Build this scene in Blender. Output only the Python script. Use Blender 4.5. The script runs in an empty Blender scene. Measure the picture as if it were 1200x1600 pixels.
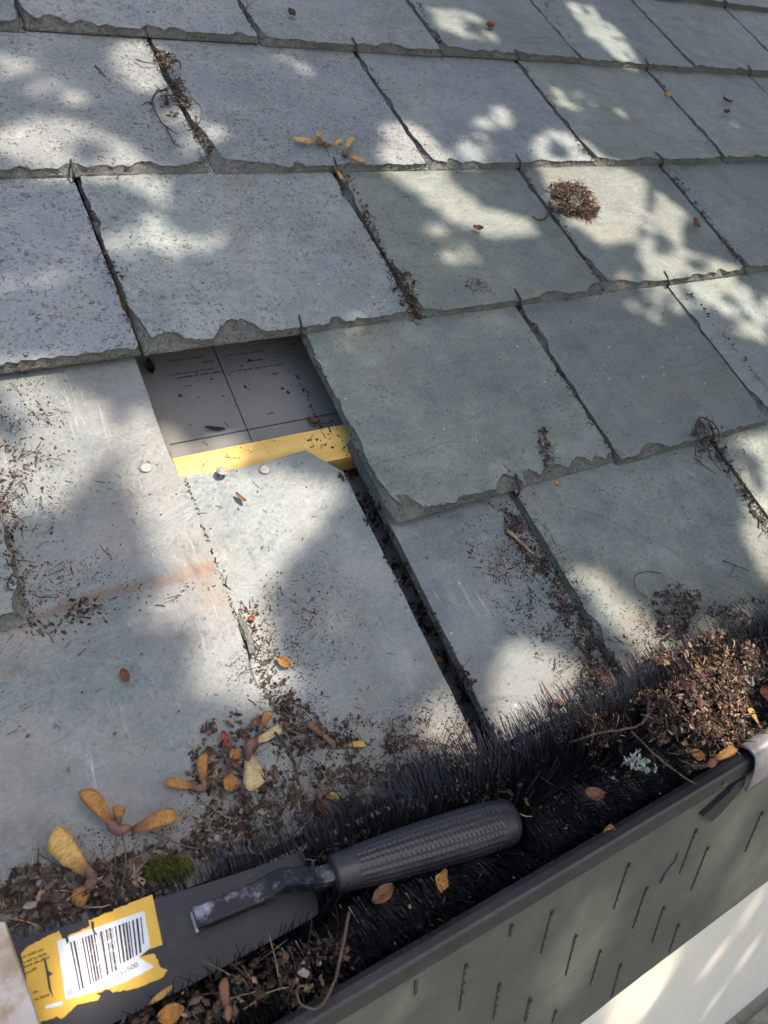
import bpy, bmesh, math, random
from mathutils import Vector, Matrix, noise
from mathutils.bvhtree import BVHTree
from mathutils.geometry import tessellate_polygon, delaunay_2d_cdt
R = math.radians
scene = bpy.context.scene
rng = random.Random(7)

# ------------------------------------------------------------------ camera
CAM = Vector((0.0, -0.27308, 0.39475))
RIGHT = Vector((0.8642719, -0.50269748, 0.01814733))
DOWN = Vector((-0.22981775, -0.4266953, -0.87470848))
FWD = Vector((0.44745713, 0.75181538, -0.48430956))
F_PX = 1139.0
cam_data = bpy.data.cameras.new('camera')
cam = bpy.data.objects.new('camera', cam_data)
scene.collection.objects.link(cam)
m = Matrix((RIGHT, -DOWN, -FWD)).transposed().to_4x4()
m.translation = CAM
cam.matrix_world = m
cam_data.sensor_fit = 'HORIZONTAL'
cam_data.sensor_width = 36.0
cam_data.lens = F_PX / 1200 * 36
cam_data.clip_start = 0.01
cam_data.clip_end = 400
cam_data.dof.use_dof = True
cam_data.dof.focus_distance = 0.62
cam_data.dof.aperture_fstop = 20
scene.camera = cam

# ------------------------------------------------------------------ light
SUN = Vector((0.46, -0.34, 0.88)).normalized()
world = bpy.data.worlds.new('World')
scene.world = world
world.use_nodes = True
wn = world.node_tree
sky = wn.nodes.new('ShaderNodeTexSky')
sky.sky_type = 'NISHITA'
sky.sun_disc = False
sky.air_density = 0.85
sky.dust_density = 5.5
sky.ozone_density = 0.4
sky.sun_elevation = math.asin(SUN.z)
sky.sun_rotation = math.atan2(SUN.x, SUN.y)
bg = wn.nodes['Background']
bg.inputs['Strength'].default_value = 0.15
wn.links.new(sky.outputs[0], bg.inputs[0])
sl = bpy.data.lights.new('sun', 'SUN')
sl.energy = 4.0
sl.angle = R(0.53)
sl.color = (1.0, 0.84, 0.70)
so = bpy.data.objects.new('sun', sl)
so.rotation_euler = SUN.to_track_quat('Z', 'Y').to_euler()
so.location = SUN * 6
scene.collection.objects.link(so)
scene.view_settings.view_transform = 'Standard'
scene.view_settings.look = 'None'
scene.view_settings.gamma = 1
scene.view_settings.use_curve_mapping = False
scene.view_settings.exposure = 1.22

# ------------------------------------------------------------------ roof frame
PITCH = R(34.674)
D2 = Vector((0, math.cos(PITCH), math.sin(PITCH)))
NR = Vector((0, -math.sin(PITCH), math.cos(PITCH)))
UM = 0.48                       # one slate-grid unit in metres


def roof(u, v, h=0.0):
    return Vector((u, 0, 0)) + D2 * v + NR * h


def to_roof(p):
    return Vector((p.x, p.dot(D2), p.dot(NR)))


def ray(px, py):
    return (FWD * F_PX + RIGHT * (px - 600) + DOWN * (py - 800)).normalized()


def on_plane(px, py, p0, n):
    r = ray(px, py)
    return CAM + r * ((p0 - CAM).dot(n) / r.dot(n))


def on_roof(px, py, h=0.0):
    return on_plane(px, py, NR * h, NR)


def on_y(px, py, y):
    return on_plane(px, py, Vector((0, y, 0)), Vector((0, 1, 0)))


# ------------------------------------------------------------------ mesh helpers
class MB:
    def __init__(self):
        self.v = []; self.f = []; self.m = []; self.mi = 0

    def add(self, verts, faces, mi=None):
        b = len(self.v)
        self.v += [tuple(x) for x in verts]
        self.f += [tuple(i + b for i in f) for f in faces]
        self.m += [self.mi if mi is None else mi] * len(faces)

    def box(self, o, ax, ay, az, mi=None):
        """box from corner o along three edge vectors"""
        o = Vector(o); ax = Vector(ax); ay = Vector(ay); az = Vector(az)
        vs = [o, o + ax, o + ax + ay, o + ay]
        vs += [p + az for p in vs]
        self.add(vs, [(3, 2, 1, 0), (4, 5, 6, 7), (0, 1, 5, 4), (1, 2, 6, 5), (2, 3, 7, 6), (3, 0, 4, 7)], mi)

    def tube(self, pts, radii, n=6, mi=None, cap=True):
        pts = [Vector(p) for p in pts]
        if not isinstance(radii, (list, tuple)):
            radii = [radii] * len(pts)
        vs = []; fs = []
        t0 = (pts[1] - pts[0]).normalized()
        a = t0.orthogonal().normalized()
        for i, p in enumerate(pts):
            t = (pts[min(i + 1, len(pts) - 1)] - pts[max(i - 1, 0)])
            t = t.normalized() if t.length > 1e-9 else t0
            a = (a - t * a.dot(t))
            a = a.normalized() if a.length > 1e-6 else t.orthogonal().normalized()
            b = t.cross(a)
            for k in range(n):
                w = 2 * math.pi * k / n
                vs.append(p + (a * math.cos(w) + b * math.sin(w)) * radii[i])
        for i in range(len(pts) - 1):
            for k in range(n):
                k2 = (k + 1) % n
                fs.append((i * n + k, i * n + k2, (i + 1) * n + k2, (i + 1) * n + k))
        if cap:
            fs.append(tuple(range(n - 1, -1, -1)))
            fs.append(tuple((len(pts) - 1) * n + k for k in range(n)))
        self.add(vs, fs, mi)

    def prism(self, poly, off, mi=None):
        """polygon (list of points) extruded by vector off"""
        n = len(poly)
        off = Vector(off)
        vs = [Vector(p) for p in poly] + [Vector(p) + off for p in poly]
        fs = [tuple(range(n - 1, -1, -1)), tuple(range(n, 2 * n))]
        fs += [(i, (i + 1) % n, n + (i + 1) % n, n + i) for i in range(n)]
        self.add(vs, fs, mi)

    def mesh(self, name, mats, smooth=False):
        me = bpy.data.meshes.new(name)
        me.from_pydata(self.v, [], self.f)
        if not isinstance(mats, (list, tuple)):
            mats = [mats]
        for x in mats:
            me.materials.append(x)
        if len(mats) > 1:
            me.polygons.foreach_set('material_index', self.m)
        if smooth:
            me.polygons.foreach_set('use_smooth', [True] * len(me.polygons))
        me.update()
        return me

    def build(self, name, mats, parent=None, smooth=False, origin=None):
        if origin is not None:
            o = Vector(origin)
            self.v = [tuple(Vector(p) - o) for p in self.v]
        ob = bpy.data.objects.new(name, self.mesh(name, mats, smooth))
        scene.collection.objects.link(ob)
        if parent is not None:
            ob.parent = parent
        if origin is not None:
            ob.location = o
        return ob


def empty(name, loc=(0, 0, 0), rot=(0, 0, 0)):
    e = bpy.data.objects.new(name, None)
    e.empty_display_size = 0.02
    scene.collection.objects.link(e)
    e.location = loc
    e.rotation_euler = rot
    return e


def tag(o, label=None, cat=None, group=None, kind=None):
    if label: o['label'] = label
    if cat: o['category'] = cat
    if group: o['group'] = group
    if kind: o['kind'] = kind
    return o


# ------------------------------------------------------------------ materials
def bez(a, b, c, n):
    return [a * (1 - t) ** 2 + b * 2 * t * (1 - t) + c * t * t for t in [i / n for i in range(n + 1)]]


class NT:
    def __init__(self, name, rough=0.6, spec=0.4, metal=0.0):
        self.mat = bpy.data.materials.new(name)
        self.mat.use_nodes = True
        self.t = self.mat.node_tree
        self.b = self.t.nodes['Principled BSDF']
        self.b.inputs['Roughness'].default_value = rough
        self.b.inputs['Specular IOR Level'].default_value = spec
        self.b.inputs['Metallic'].default_value = metal

    def n(self, typ, ins=None, **kw):
        nd = self.t.nodes.new(typ)
        for k, v in kw.items():
            setattr(nd, k, v)
        for k, v in (ins or {}).items():
            self.set(nd.inputs[k], v)
        return nd

    def set(self, sock, v):
        if isinstance(v, bpy.types.NodeSocket):
            self.t.links.new(v, sock)
        else:
            sock.default_value = v

    def coord(self, rand=True):
        tc = self.n('ShaderNodeTexCoord')
        if not rand:
            return tc.outputs['Object']
        oi = self.n('ShaderNodeObjectInfo')
        mu = self.n('ShaderNodeMath', {0: oi.outputs['Random'], 1: 37.0}, operation='MULTIPLY')
        cx = self.n('ShaderNodeCombineXYZ', {0: mu.outputs[0], 1: mu.outputs[0], 2: mu.outputs[0]})
        ad = self.n('ShaderNodeVectorMath', {0: tc.outputs['Object'], 1: cx.outputs[0]}, operation='ADD')
        return ad.outputs[0]

    def scale(self, vec, s):
        mp = self.n('ShaderNodeMapping', {'Vector': vec, 'Scale': s})
        return mp.outputs[0]

    def noise(self, vec, sc, det=4, rough=0.6, dist=0.0):
        nd = self.n('ShaderNodeTexNoise', {'Vector': vec, 'Scale': sc, 'Detail': det, 'Roughness': rough, 'Distortion': dist})
        return nd.outputs[0]

    def vor(self, vec, sc, feature='F1', rnd=1.0):
        nd = self.n('ShaderNodeTexVoronoi', {'Vector': vec, 'Scale': sc, 'Randomness': rnd}, feature=feature)
        return nd

    def ramp(self, f, a, b, lo=0.0, hi=1.0):
        nd = self.n('ShaderNodeMapRange', {0: f, 1: a, 2: b, 3: lo, 4: hi}, clamp=True)
        return nd.outputs[0]

    def math(self, op, a, b=0.0):
        return self.n('ShaderNodeMath', {0: a, 1: b}, operation=op).outputs[0]

    def mix(self, f, a, b, mode='MIX'):
        nd = self.n('ShaderNodeMix', data_type='RGBA', blend_type=mode)
        self.set(nd.inputs[0], f)
        for k, v in ((6, a), (7, b)):
            if isinstance(v, tuple) and len(v) == 3:
                v = v + (1,)
            self.set(nd.inputs[k], v)
        return nd.outputs[2]

    def color(self, c):
        if isinstance(c, tuple) and len(c) == 3: c = c + (1,)
        self.set(self.b.inputs['Base Color'], c)

    def bump(self, hts):
        prev = None
        for h, dist, st in hts:
            bp = self.n('ShaderNodeBump', {'Height': h, 'Distance': dist, 'Strength': st})
            if prev is not None:
                self.t.links.new(prev, bp.inputs['Normal'])
            prev = bp.outputs[0]
        self.t.links.new(prev, self.b.inputs['Normal'])


def mat_slate(name, c1, c2, speck=0.5, ring=0.0, dust=0.0, dirt=0.0, scratch=0.2, stain=None, rough=0.6, film=0.0):
    k = NT(name, rough, 0.45)
    co = k.coord()
    oi = k.n('ShaderNodeObjectInfo')
    big = k.noise(co, 7, 5, 0.6, 0.6)
    med = k.noise(co, 38, 5, 0.65)
    fine = k.noise(co, 420, 3, 0.7)
    col = k.mix(k.ramp(big, 0.35, 0.65), c1, c2)
    col = k.mix(0.75, col, k.mix(k.ramp(k.math('ADD', k.math('MULTIPLY', med, 0.6), k.math('MULTIPLY', k.noise(co, 15, 4, 0.6, 0.8), 0.4)), 0.36, 0.64), (0.31, 0.37, 0.39), (0.67, 0.64, 0.60)), 'OVERLAY')
    col = k.mix(0.65, col, k.mix(k.ramp(fine, 0.3, 0.7), (0.34, 0.34, 0.34), (0.66, 0.66, 0.66)), 'OVERLAY')
    # slate to slate tone
    tone = k.ramp(oi.outputs['Random'], 0, 1, 0.84, 1.14)
    hue = k.math('FRACT', k.math('MULTIPLY', oi.outputs['Random'], 7.3))
    tn = k.n('ShaderNodeCombineXYZ', {0: k.math('MULTIPLY', tone, k.ramp(hue, 0, 1, 0.975, 1.025)), 1: tone, 2: k.math('MULTIPLY', tone, k.ramp(hue, 0, 1, 1.05, 0.97))})
    col = k.mix(1.0, col, tn.outputs[0], 'MULTIPLY')
    # foliation streaks along a slanting grain
    gr = k.noise(k.scale(co, (18, 70, 30)), 1.0, 5, 0.65, 0.8)
    col = k.mix(k.ramp(gr, 0.5, 0.75, 0, 0.35), col, tuple(x * 0.62 for x in c1))
    # cracked layer lines
    ly = k.noise(k.scale(co, (5.0, 11.0, 5)), 1.0, 3, 0.5, 1.2)
    ln = k.math('ABSOLUTE', k.math('SUBTRACT', ly, 0.56))
    lmask = k.math('MULTIPLY', k.ramp(ln, 0.0016, 0.0, 0, 1), k.ramp(k.noise(co, 5, 2), 0.5, 0.56))
    col = k.mix(k.math('MULTIPLY', lmask, 0.6), col, (0.05, 0.055, 0.05))
    brn = k.math('MULTIPLY', k.ramp(k.noise(co, 4.5, 5, 0.7, 1.0), 0.54, 0.68), k.ramp(med, 0.35, 0.6))
    col = k.mix(k.math('MULTIPLY', brn, 0.5), col, (0.16, 0.125, 0.085))
    riv = k.noise(k.scale(co, (10, 16, 10)), 1.0, 4, 0.55, 1.5)
    hts = [(riv, 0.010, 0.6), (gr, 0.0007, 0.4), (med, 0.0010, 0.4), (fine, 0.0003, 0.4), (k.math('GREATER_THAN', ly, 0.56), 0.0009, 0.35)]
    if speck > 0:
        w1 = k.n('ShaderNodeTexNoise', {'Vector': co, 'Scale': 180.0, 'Detail': 4.0, 'Roughness': 0.7})
        w2 = k.n('ShaderNodeVectorMath', {0: w1.outputs[1], 1: (0.009, 0.009, 0.009)}, operation='MULTIPLY')
        sc0 = k.n('ShaderNodeVectorMath', {0: co, 1: w2.outputs[0]}, operation='ADD').outputs[0]
        vo = k.vor(sc0, 250)
        sel = k.n('ShaderNodeSeparateColor', {0: vo.outputs['Color']})
        patch = k.ramp(k.noise(co, 12, 5, 0.75), 0.44, 0.66)
        dots = k.math('MULTIPLY', k.ramp(vo.outputs['Distance'], 0.45, 0.2), k.math('LESS_THAN', sel.outputs[0], k.math('MULTIPLY', patch, 0.9)))
        dots = k.math('MULTIPLY', dots, k.ramp(fine, 0.35, 0.55))
        col = k.mix(k.math('MULTIPLY', dots, speck), col, (0.035, 0.036, 0.035))
        hts.append((dots, 0.0005, 0.5))
        v2 = k.vor(sc0, 110)
        s2 = k.n('ShaderNodeSeparateColor', {0: v2.outputs['Color']})
        d2_ = k.math('MULTIPLY', k.ramp(v2.outputs['Distance'], 0.2, 0.1), k.math('LESS_THAN', s2.outputs[1], 0.09))
        col = k.mix(k.math('MULTIPLY', d2_, 0.8), col, (0.04, 0.04, 0.038))
    if ring > 0:
        wob = k.n('ShaderNodeTexNoise', {'Vector': co, 'Scale': 260.0, 'Detail': 2.0})
        wv = k.n('ShaderNodeVectorMath', {0: wob.outputs[1], 1: (0.0035, 0.0035, 0.0035)}, operation='MULTIPLY')
        wc = k.n('ShaderNodeVectorMath', {0: co, 1: wv.outputs[0]}, operation='ADD').outputs[0]
        for sc_, rr_, pr_ in ((260, 0.36, 1.0), (170, 0.34, 0.7), (95, 0.22, 0.16)):
            vr = k.vor(wc, sc_)
            sr = k.n('ShaderNodeSeparateColor', {0: vr.outputs['Color']})
            rad = k.math('MULTIPLY', sr.outputs[1], rr_)
            dd = k.math('ABSOLUTE', k.math('SUBTRACT', vr.outputs['Distance'], k.math('ADD', rad, 0.08)))
            pm = k.ramp(k.math('ADD', k.noise(co, 8, 4, 0.7), k.math('MULTIPLY', k.math('SUBTRACT', k.noise(co, 38, 3, 0.6), 0.5), 0.9)), 0.36, 0.6)
            rg = k.math('MULTIPLY', k.ramp(dd, 0.10, 0.035), k.math('LESS_THAN', sr.outputs[0], k.math('MULTIPLY', pm, pr_)))
            rg = k.math('MULTIPLY', rg, k.ramp(k.noise(co, 160, 2), 0.38, 0.55))
            col = k.mix(k.math('MULTIPLY', rg, ring), col, (0.04, 0.042, 0.045))
            hts.append((rg, 0.0005, 0.5))
    if scratch > 0:
        st = k.noise(k.scale(co, (230, 16, 30)), 1.0, 4, 0.75, 1.0)
        sm = k.math('MULTIPLY', k.ramp(st, 0.6, 0.72), k.ramp(k.noise(co, 9, 3), 0.5, 0.64))
        col = k.mix(k.math('MULTIPLY', sm, scratch), col, (0.62, 0.62, 0.6))
        vs_ = k.vor(co, 95)
        ss = k.n('ShaderNodeSeparateColor', {0: vs_.outputs['Color']})
        ws = k.math('MULTIPLY', k.ramp(vs_.outputs['Distance'], 0.12, 0.06), k.math('LESS_THAN', ss.outputs[2], 0.022))
        col = k.mix(k.math('MULTIPLY', ws, 0.75), col, (0.6, 0.6, 0.57))
    if dust > 0:
        du = k.ramp(k.noise(co, 13, 5, 0.7), 0.42, 0.7)
        col = k.mix(k.math('MULTIPLY', du, dust), col, (0.345, 0.325, 0.30))
    if dirt > 0:
        dm = k.math('MULTIPLY', k.ramp(k.noise(co, 10, 5, 0.72), 0.5, 0.72), k.ramp(k.noise(co, 190, 4, 0.8), 0.42, 0.6))
        col = k.mix(k.math('MULTIPLY', dm, dirt), col, (0.11, 0.075, 0.05))
        hts.append((dm, 0.0008, 0.4))
    if film > 0:
        ty = k.n('ShaderNodeSeparateXYZ', {0: k.n('ShaderNodeTexCoord').outputs['Object']}).outputs[1]
        fm = k.ramp(k.math('ADD', ty, k.math('MULTIPLY', k.math('SUBTRACT', k.noise(co, 14, 5, 0.7), 0.5), 0.16)), 0.085, 0.0)
        fm = k.math('MULTIPLY', fm, k.ramp(k.noise(co, 120, 5, 0.8), 0.25, 0.6, 0.35, 1))
        col = k.mix(k.math('MULTIPLY', fm, film), col, (0.085, 0.072, 0.055))
        hts.append((fm, 0.0006, 0.4))
    if stain:
        tc = k.n('ShaderNodeTexCoord').outputs['Object']
        sp = k.n('ShaderNodeSeparateXYZ', {0: tc})
        wob = k.math('MULTIPLY', k.math('SUBTRACT', k.noise(tc, 25, 3), 0.5), 0.02)
        yy = k.math('ADD', sp.outputs[1], wob)
        bm = k.ramp(k.math('ABSOLUTE', k.math('SUBTRACT', yy, stain[0])), 0.0065, 0.001)
        xm = k.math('MULTIPLY', k.ramp(sp.outputs[0], stain[1], stain[1] + 0.03), k.ramp(k.noise(tc, 60, 4, 0.7), 0.2, 0.45))
        fx = k.ramp(sp.outputs[0], stain[1], stain[2])
        scol = k.mix(fx, (0.085, 0.068, 0.058), (0.17, 0.10, 0.05))
        col = k.mix(k.math('MULTIPLY', k.math('MULTIPLY', bm, xm), 0.75), col, scol)
        # ochre and purple-grey patch by the right edge under the band
        p = k.n('ShaderNodeVectorMath', {0: tc, 1: (stain[2] - 0.035, stain[0] - 0.022, 0)}, operation='DISTANCE').outputs[1]
        pm = k.math('MULTIPLY', k.ramp(k.math('ADD', p, wob), 0.045, 0.02), k.ramp(k.noise(tc, 45, 4, 0.7), 0.35, 0.6))
        col = k.mix(k.math('MULTIPLY', pm, 0.5), col, (0.13, 0.125, 0.14))
        p2 = k.n('ShaderNodeVectorMath', {0: tc, 1: (stain[2] - 0.004, stain[0] - 0.006, 0)}, operation='DISTANCE').outputs[1]
        pm2 = k.math('MULTIPLY', k.ramp(k.math('ADD', p2, wob), 0.045, 0.01), k.ramp(k.noise(tc, 70, 4, 0.7), 0.4, 0.6))
        col = k.mix(k.math('MULTIPLY', pm2, 0.42), col, (0.24, 0.165, 0.09))
    k.color(col)
    k.set(k.b.inputs['Roughness'], k.ramp(med, 0.3, 0.7, rough - 0.1, rough + 0.1))
    k.bump(hts)
    return k.mat


def mat_plain(name, c, rough=0.6, spec=0.4, metal=0.0, var=0.25, sc=60, bump=0.0, sc2=None, c2=None, mixr=(0.4, 0.6)):
    k = NT(name, rough, spec, metal)
    co = k.coord()
    nz = k.noise(co, sc, 5, 0.65)
    a = tuple(x * (1 - var) for x in c); b = tuple(min(1, x * (1 + var)) for x in c)
    col = k.mix(k.ramp(nz, 0.3, 0.7), a, b)
    if c2:
        col = k.mix(k.ramp(k.noise(co, sc2 or sc * 0.4, 5, 0.7), *mixr), col, c2)
    k.color(col)
    if bump:
        k.bump([(nz, bump, 0.5)])
    return k.mat


M = {}
GREEN = ((0.134, 0.166, 0.152), (0.191, 0.221, 0.201))
BLUE = ((0.165, 0.188, 0.193), (0.222, 0.239, 0.238))
M['lichen'] = mat_slate('slate_lichen', BLUE[0], BLUE[1], speck=0.8, ring=0.85, scratch=0.1, dirt=0.15)
M['mid'] = mat_slate('slate_speckled', (0.162, 0.192, 0.192), (0.215, 0.242, 0.236), speck=0.85, ring=0.5, scratch=0.25, dirt=0.3)
M['plain'] = mat_slate('slate_weathered', GREEN[0], GREEN[1], speck=0.6, ring=0.0, scratch=0.25, dirt=0.35)
M['clean'] = mat_slate('slate_dusty', (0.122, 0.148, 0.150), (0.175, 0.195, 0.19), speck=0.35, scratch=0.75, dust=0.3, dirt=0.35, film=0.7)
M['under'] = mat_slate('slate_blue', (0.146, 0.180, 0.182), (0.203, 0.230, 0.224), speck=0.4, scratch=0.5, dust=0.35, dirt=0.55, film=0.75)
M['plain_e'] = mat_slate('slate_weathered_eave', GREEN[0], GREEN[1], speck=0.6, ring=0.0, scratch=0.25, dirt=0.35, film=0.8)
M['stain'] = mat_slate('slate_stained', (0.116, 0.140, 0.146), (0.166, 0.186, 0.184), speck=0.35, scratch=0.7, dust=0.32, dirt=0.45, film=0.7,
                       stain=(0.1895, 0.10, 0.262))
def mat_edge(name, c1, c2):
    k = NT(name, 0.7, 0.3)
    co = k.coord()
    wv = k.noise(k.scale(co, (120, 120, 420)), 1.0, 5, 0.7, 1.6)
    rip = k.n('ShaderNodeTexWave', {'Vector': k.scale(co, (1, 1, 3)), 'Scale': 130.0, 'Distortion': 14.0, 'Detail': 3.0, 'Detail Scale': 0.6}).outputs[1]
    col = k.mix(k.ramp(k.noise(co, 40, 4), 0.35, 0.65), c1, c2)
    col = k.mix(k.ramp(wv, 0.47, 0.36, 0, 0.75), col, tuple(x * 0.28 for x in c1))
    col = k.mix(k.ramp(wv, 0.56, 0.7, 0, 0.4), col, tuple(x * 1.5 for x in c2))
    k.color(col)
    k.bump([(wv, 0.0035, 0.9), (rip, 0.0009, 0.6)])
    return k.mat


M['edge_g'] = mat_edge('slate_edge_green', (0.13, 0.148, 0.128), (0.18, 0.195, 0.172))
M['edge_b'] = mat_edge('slate_edge_grey', (0.14, 0.152, 0.138), (0.19, 0.2, 0.185))
M['hook'] = mat_plain('dark_wire', (0.05, 0.052, 0.06), 0.35, 0.5, 0.7, 0.3, 300)
M['nail'] = mat_plain('nail_metal', (0.25, 0.25, 0.248), 0.55, 0.4, 0.3, 0.35, 350, 0.0008, 200, (0.24, 0.2, 0.16), (0.5, 0.65))
M['timber'] = None
M['lip'] = mat_plain('gutter_lip_paint', (0.021, 0.0245, 0.028), 0.42, 0.5, 0, 0.25, 90, 0.0002, 700, (0.07, 0.075, 0.08), (0.62, 0.7))
M['fascia'] = mat_plain('grey_green_sheet', (0.082, 0.093, 0.082), 0.5, 0.4, 0, 0.18, 16, 0.0006, 30, (0.064, 0.073, 0.064))
M['slot'] = mat_plain('dark_slot', (0.042, 0.047, 0.042), 0.7, 0.3)
M['white'] = mat_plain('white_render', (0.70, 0.695, 0.60), 0.7, 0.3, 0, 0.05, 12, 0.0006)
M['ground'] = mat_plain('weathered_ground', (0.25, 0.25, 0.215), 0.85, 0.2, 0, 0.25, 9, 0.002, 5, (0.13, 0.115, 0.075), (0.5, 0.62))
M['bristle'] = mat_plain('black_bristle', (0.013, 0.013, 0.0155), 0.3, 0.6, 0, 0.85, 380)
M['steel'] = mat_plain('worn_steel', (0.22, 0.22, 0.26), 0.36, 0.5, 0.6, 0.4, 160, 0.0003, 70, (0.028, 0.029, 0.032), (0.36, 0.5))
M['clip'] = mat_plain('grey_clip', (0.24, 0.24, 0.255), 0.34, 0.5, 0.35, 0.2, 220, 0.0003)
M['rubber'] = mat_plain('black_rubber', (0.018, 0.018, 0.02), 0.45, 0.45, 0, 0.3, 300, 0.001)
M['grip'] = mat_plain('grip_rubber', (0.022, 0.024, 0.029), 0.4, 0.45, 0, 0.14, 220, 0.0002)
M['paper_w'] = mat_plain('white_label', (0.62, 0.66, 0.70), 0.5, 0.4, 0, 0.06, 200)
M['print'] = mat_plain('black_print', (0.035, 0.036, 0.045), 0.6, 0.3, 0, 0.4, 400, 0, 260, (0.5, 0.5, 0.52), (0.58, 0.66))
M['print_y'] = mat_plain('faint_print', (0.13, 0.09, 0.02), 0.6, 0.3, 0, 0.4, 400)
M['lath'] = mat_plain('weathered_lath', (0.40, 0.385, 0.36), 0.7, 0.3, 0, 0.2, 60, 0.0006, 40, (0.30, 0.23, 0.16), (0.45, 0.6))
M['bark'] = mat_plain('bark', (0.11, 0.085, 0.065), 0.85, 0.2, 0, 0.4, 30, 0.004)
M['leaf_green'] = mat_plain('green_leaf', (0.055, 0.085, 0.03), 0.55, 0.4, 0, 0.3, 12)
for nm, c in (('deb_black', (0.022, 0.017, 0.014)), ('deb_dark', (0.05, 0.036, 0.027)), ('deb_brown', (0.088, 0.063, 0.046)),
              ('deb_red', (0.13, 0.07, 0.046)), ('deb_tan', (0.30, 0.21, 0.13)), ('deb_grey', (0.21, 0.195, 0.17)),
              ('twig', (0.10, 0.072, 0.055)), ('root', (0.055, 0.042, 0.04)), ('moss', (0.085, 0.105, 0.02)), ('lichen_tuft', (0.30, 0.35, 0.31))):
    M[nm] = mat_plain(nm, c, 0.8, 0.25, 0, 0.45, 180)


def mat_wing(name, c, c2, cd):
    k = NT(name, 0.5, 0.4)
    co = k.coord(False)
    at = k.n('ShaderNodeUVMap')
    sp = k.n('ShaderNodeSeparateXYZ', {0: at.outputs[0]})
    nz = k.noise(k.coord(), 120, 4, 0.7)
    col = k.mix(k.ramp(nz, 0.3, 0.7), c, c2)
    vein = k.noise(k.scale(at.outputs[0], (11, 1.1, 1)), 2.4, 4, 0.65, 1.4)
    col = k.mix(k.ramp(vein, 0.46, 0.6, 0, 0.7), col, tuple(x * 0.5 for x in c))
    col = k.mix(k.ramp(sp.outputs[0], 0.42, 0.04), col, cd)
    edge = k.ramp(sp.outputs[1], 0.0, 0.13, 0.65, 0)
    col = k.mix(edge, col, cd)
    spots = k.ramp(k.noise(k.coord(), 260, 3), 0.68, 0.74)
    col = k.mix(k.math('MULTIPLY', spots, 0.7), col, cd)
    k.color(col)
    k.bump([(vein, 0.0010, 0.7)])
    tr = k.n('ShaderNodeBsdfTranslucent', {0: col})
    mx = k.n('ShaderNodeMixShader', {0: 0.25, 1: k.b.outputs[0], 2: tr.outputs[0]})
    k.t.links.new(mx.outputs[0], k.t.nodes['Material Output'].inputs[0])
    return k.mat


M['wing_orange'] = mat_wing('wing_orange', (0.47, 0.22, 0.055), (0.58, 0.31, 0.10), (0.13, 0.05, 0.035))
M['wing_yellow'] = mat_wing('wing_yellow', (0.68, 0.43, 0.11), (0.74, 0.52, 0.18), (0.17, 0.08, 0.05))
M['wing_pale'] = mat_wing('wing_pale', (0.66, 0.53, 0.27), (0.72, 0.60, 0.35), (0.36, 0.22, 0.11))
M['wing_brown'] = mat_wing('wing_brown', (0.24, 0.12, 0.065), (0.32, 0.17, 0.09), (0.08, 0.04, 0.03))
M['wing_red'] = mat_wing('wing_red', (0.34, 0.09, 0.05), (0.42, 0.14, 0.08), (0.14, 0.04, 0.04))
M['nut'] = mat_plain('seed_nut', (0.095, 0.05, 0.045), 0.55, 0.4, 0, 0.35, 200, 0.0008, 150, (0.17, 0.09, 0.055))


def mat_timber():
    k = NT('yellow_timber', 0.6, 0.35)
    co = k.coord(False)
    g = k.noise(k.scale(co, (6, 120, 120)), 1.0, 5, 0.6, 0.6)
    col = k.mix(k.ramp(g, 0.35, 0.65), (0.62, 0.40, 0.10), (0.72, 0.50, 0.16))
    col = k.mix(k.ramp(k.noise(co, 30, 5, 0.7), 0.55, 0.72, 0, 0.6), col, (0.30, 0.17, 0.045))
    k.color(col)
    k.bump([(g, 0.0004, 0.5)])
    return k.mat


M['timber'] = mat_timber()


def mat_underlay():
    k = NT('grey_membrane', 0.5, 0.35)
    co = k.coord(False)
    n1 = k.noise(co, 14, 4)
    w = k.vor(k.scale(co, (1, 1, 1)), 700, rnd=0.2)
    col = k.mix(k.ramp(n1, 0.3, 0.7), (0.168, 0.180, 0.174), (0.208, 0.220, 0.213))
    col = k.mix(k.ramp(w.outputs['Distance'], 0.2, 0.6, 0.0, 0.35), col, (0.12, 0.12, 0.11))
    k.color(col)
    k.bump([(w.outputs['Distance'], 0.0003, 0.4)])
    return k.mat


M['underlay'] = mat_underlay()


def mat_blade():
    k = NT('black_blade', 0.45, 0.45)
    co = k.coord(False)
    n1 = k.noise(co, 30, 5, 0.7)
    col = k.mix(k.ramp(n1, 0.3, 0.7), (0.017, 0.018, 0.020), (0.032, 0.033, 0.034))
    s = k.noise(k.scale(co, (60, 400, 100)), 1.0, 4, 0.7, 0.5)
    col = k.mix(k.ramp(s, 0.66, 0.75, 0, 0.35), col, (0.16, 0.16, 0.17))
    d = k.math('MULTIPLY', k.ramp(k.noise(co, 45, 5, 0.75), 0.56, 0.68), 0.6)
    col = k.mix(d, col, (0.06, 0.056, 0.05))
    k.color(col)
    k.set(k.b.inputs['Roughness'], k.ramp(n1, 0.3, 0.7, 0.36, 0.6))
    k.bump([(n1, 0.0002, 0.4)])
    return k.mat


M['blade'] = mat_blade()


def mat_sticker():
    k = NT('yellow_sticker', 0.5, 0.4)
    co = k.coord(False)
    n1 = k.noise(co, 60, 4)
    col = k.mix(k.ramp(n1, 0.3, 0.7), (0.60, 0.36, 0.045), (0.68, 0.43, 0.07))
    w = k.ramp(k.noise(co, 120, 5, 0.75), 0.66, 0.7)
    col = k.mix(w, col, (0.75, 0.68, 0.5))
    k.color(col)
    return k.mat


M['yellow'] = mat_sticker()

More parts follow.
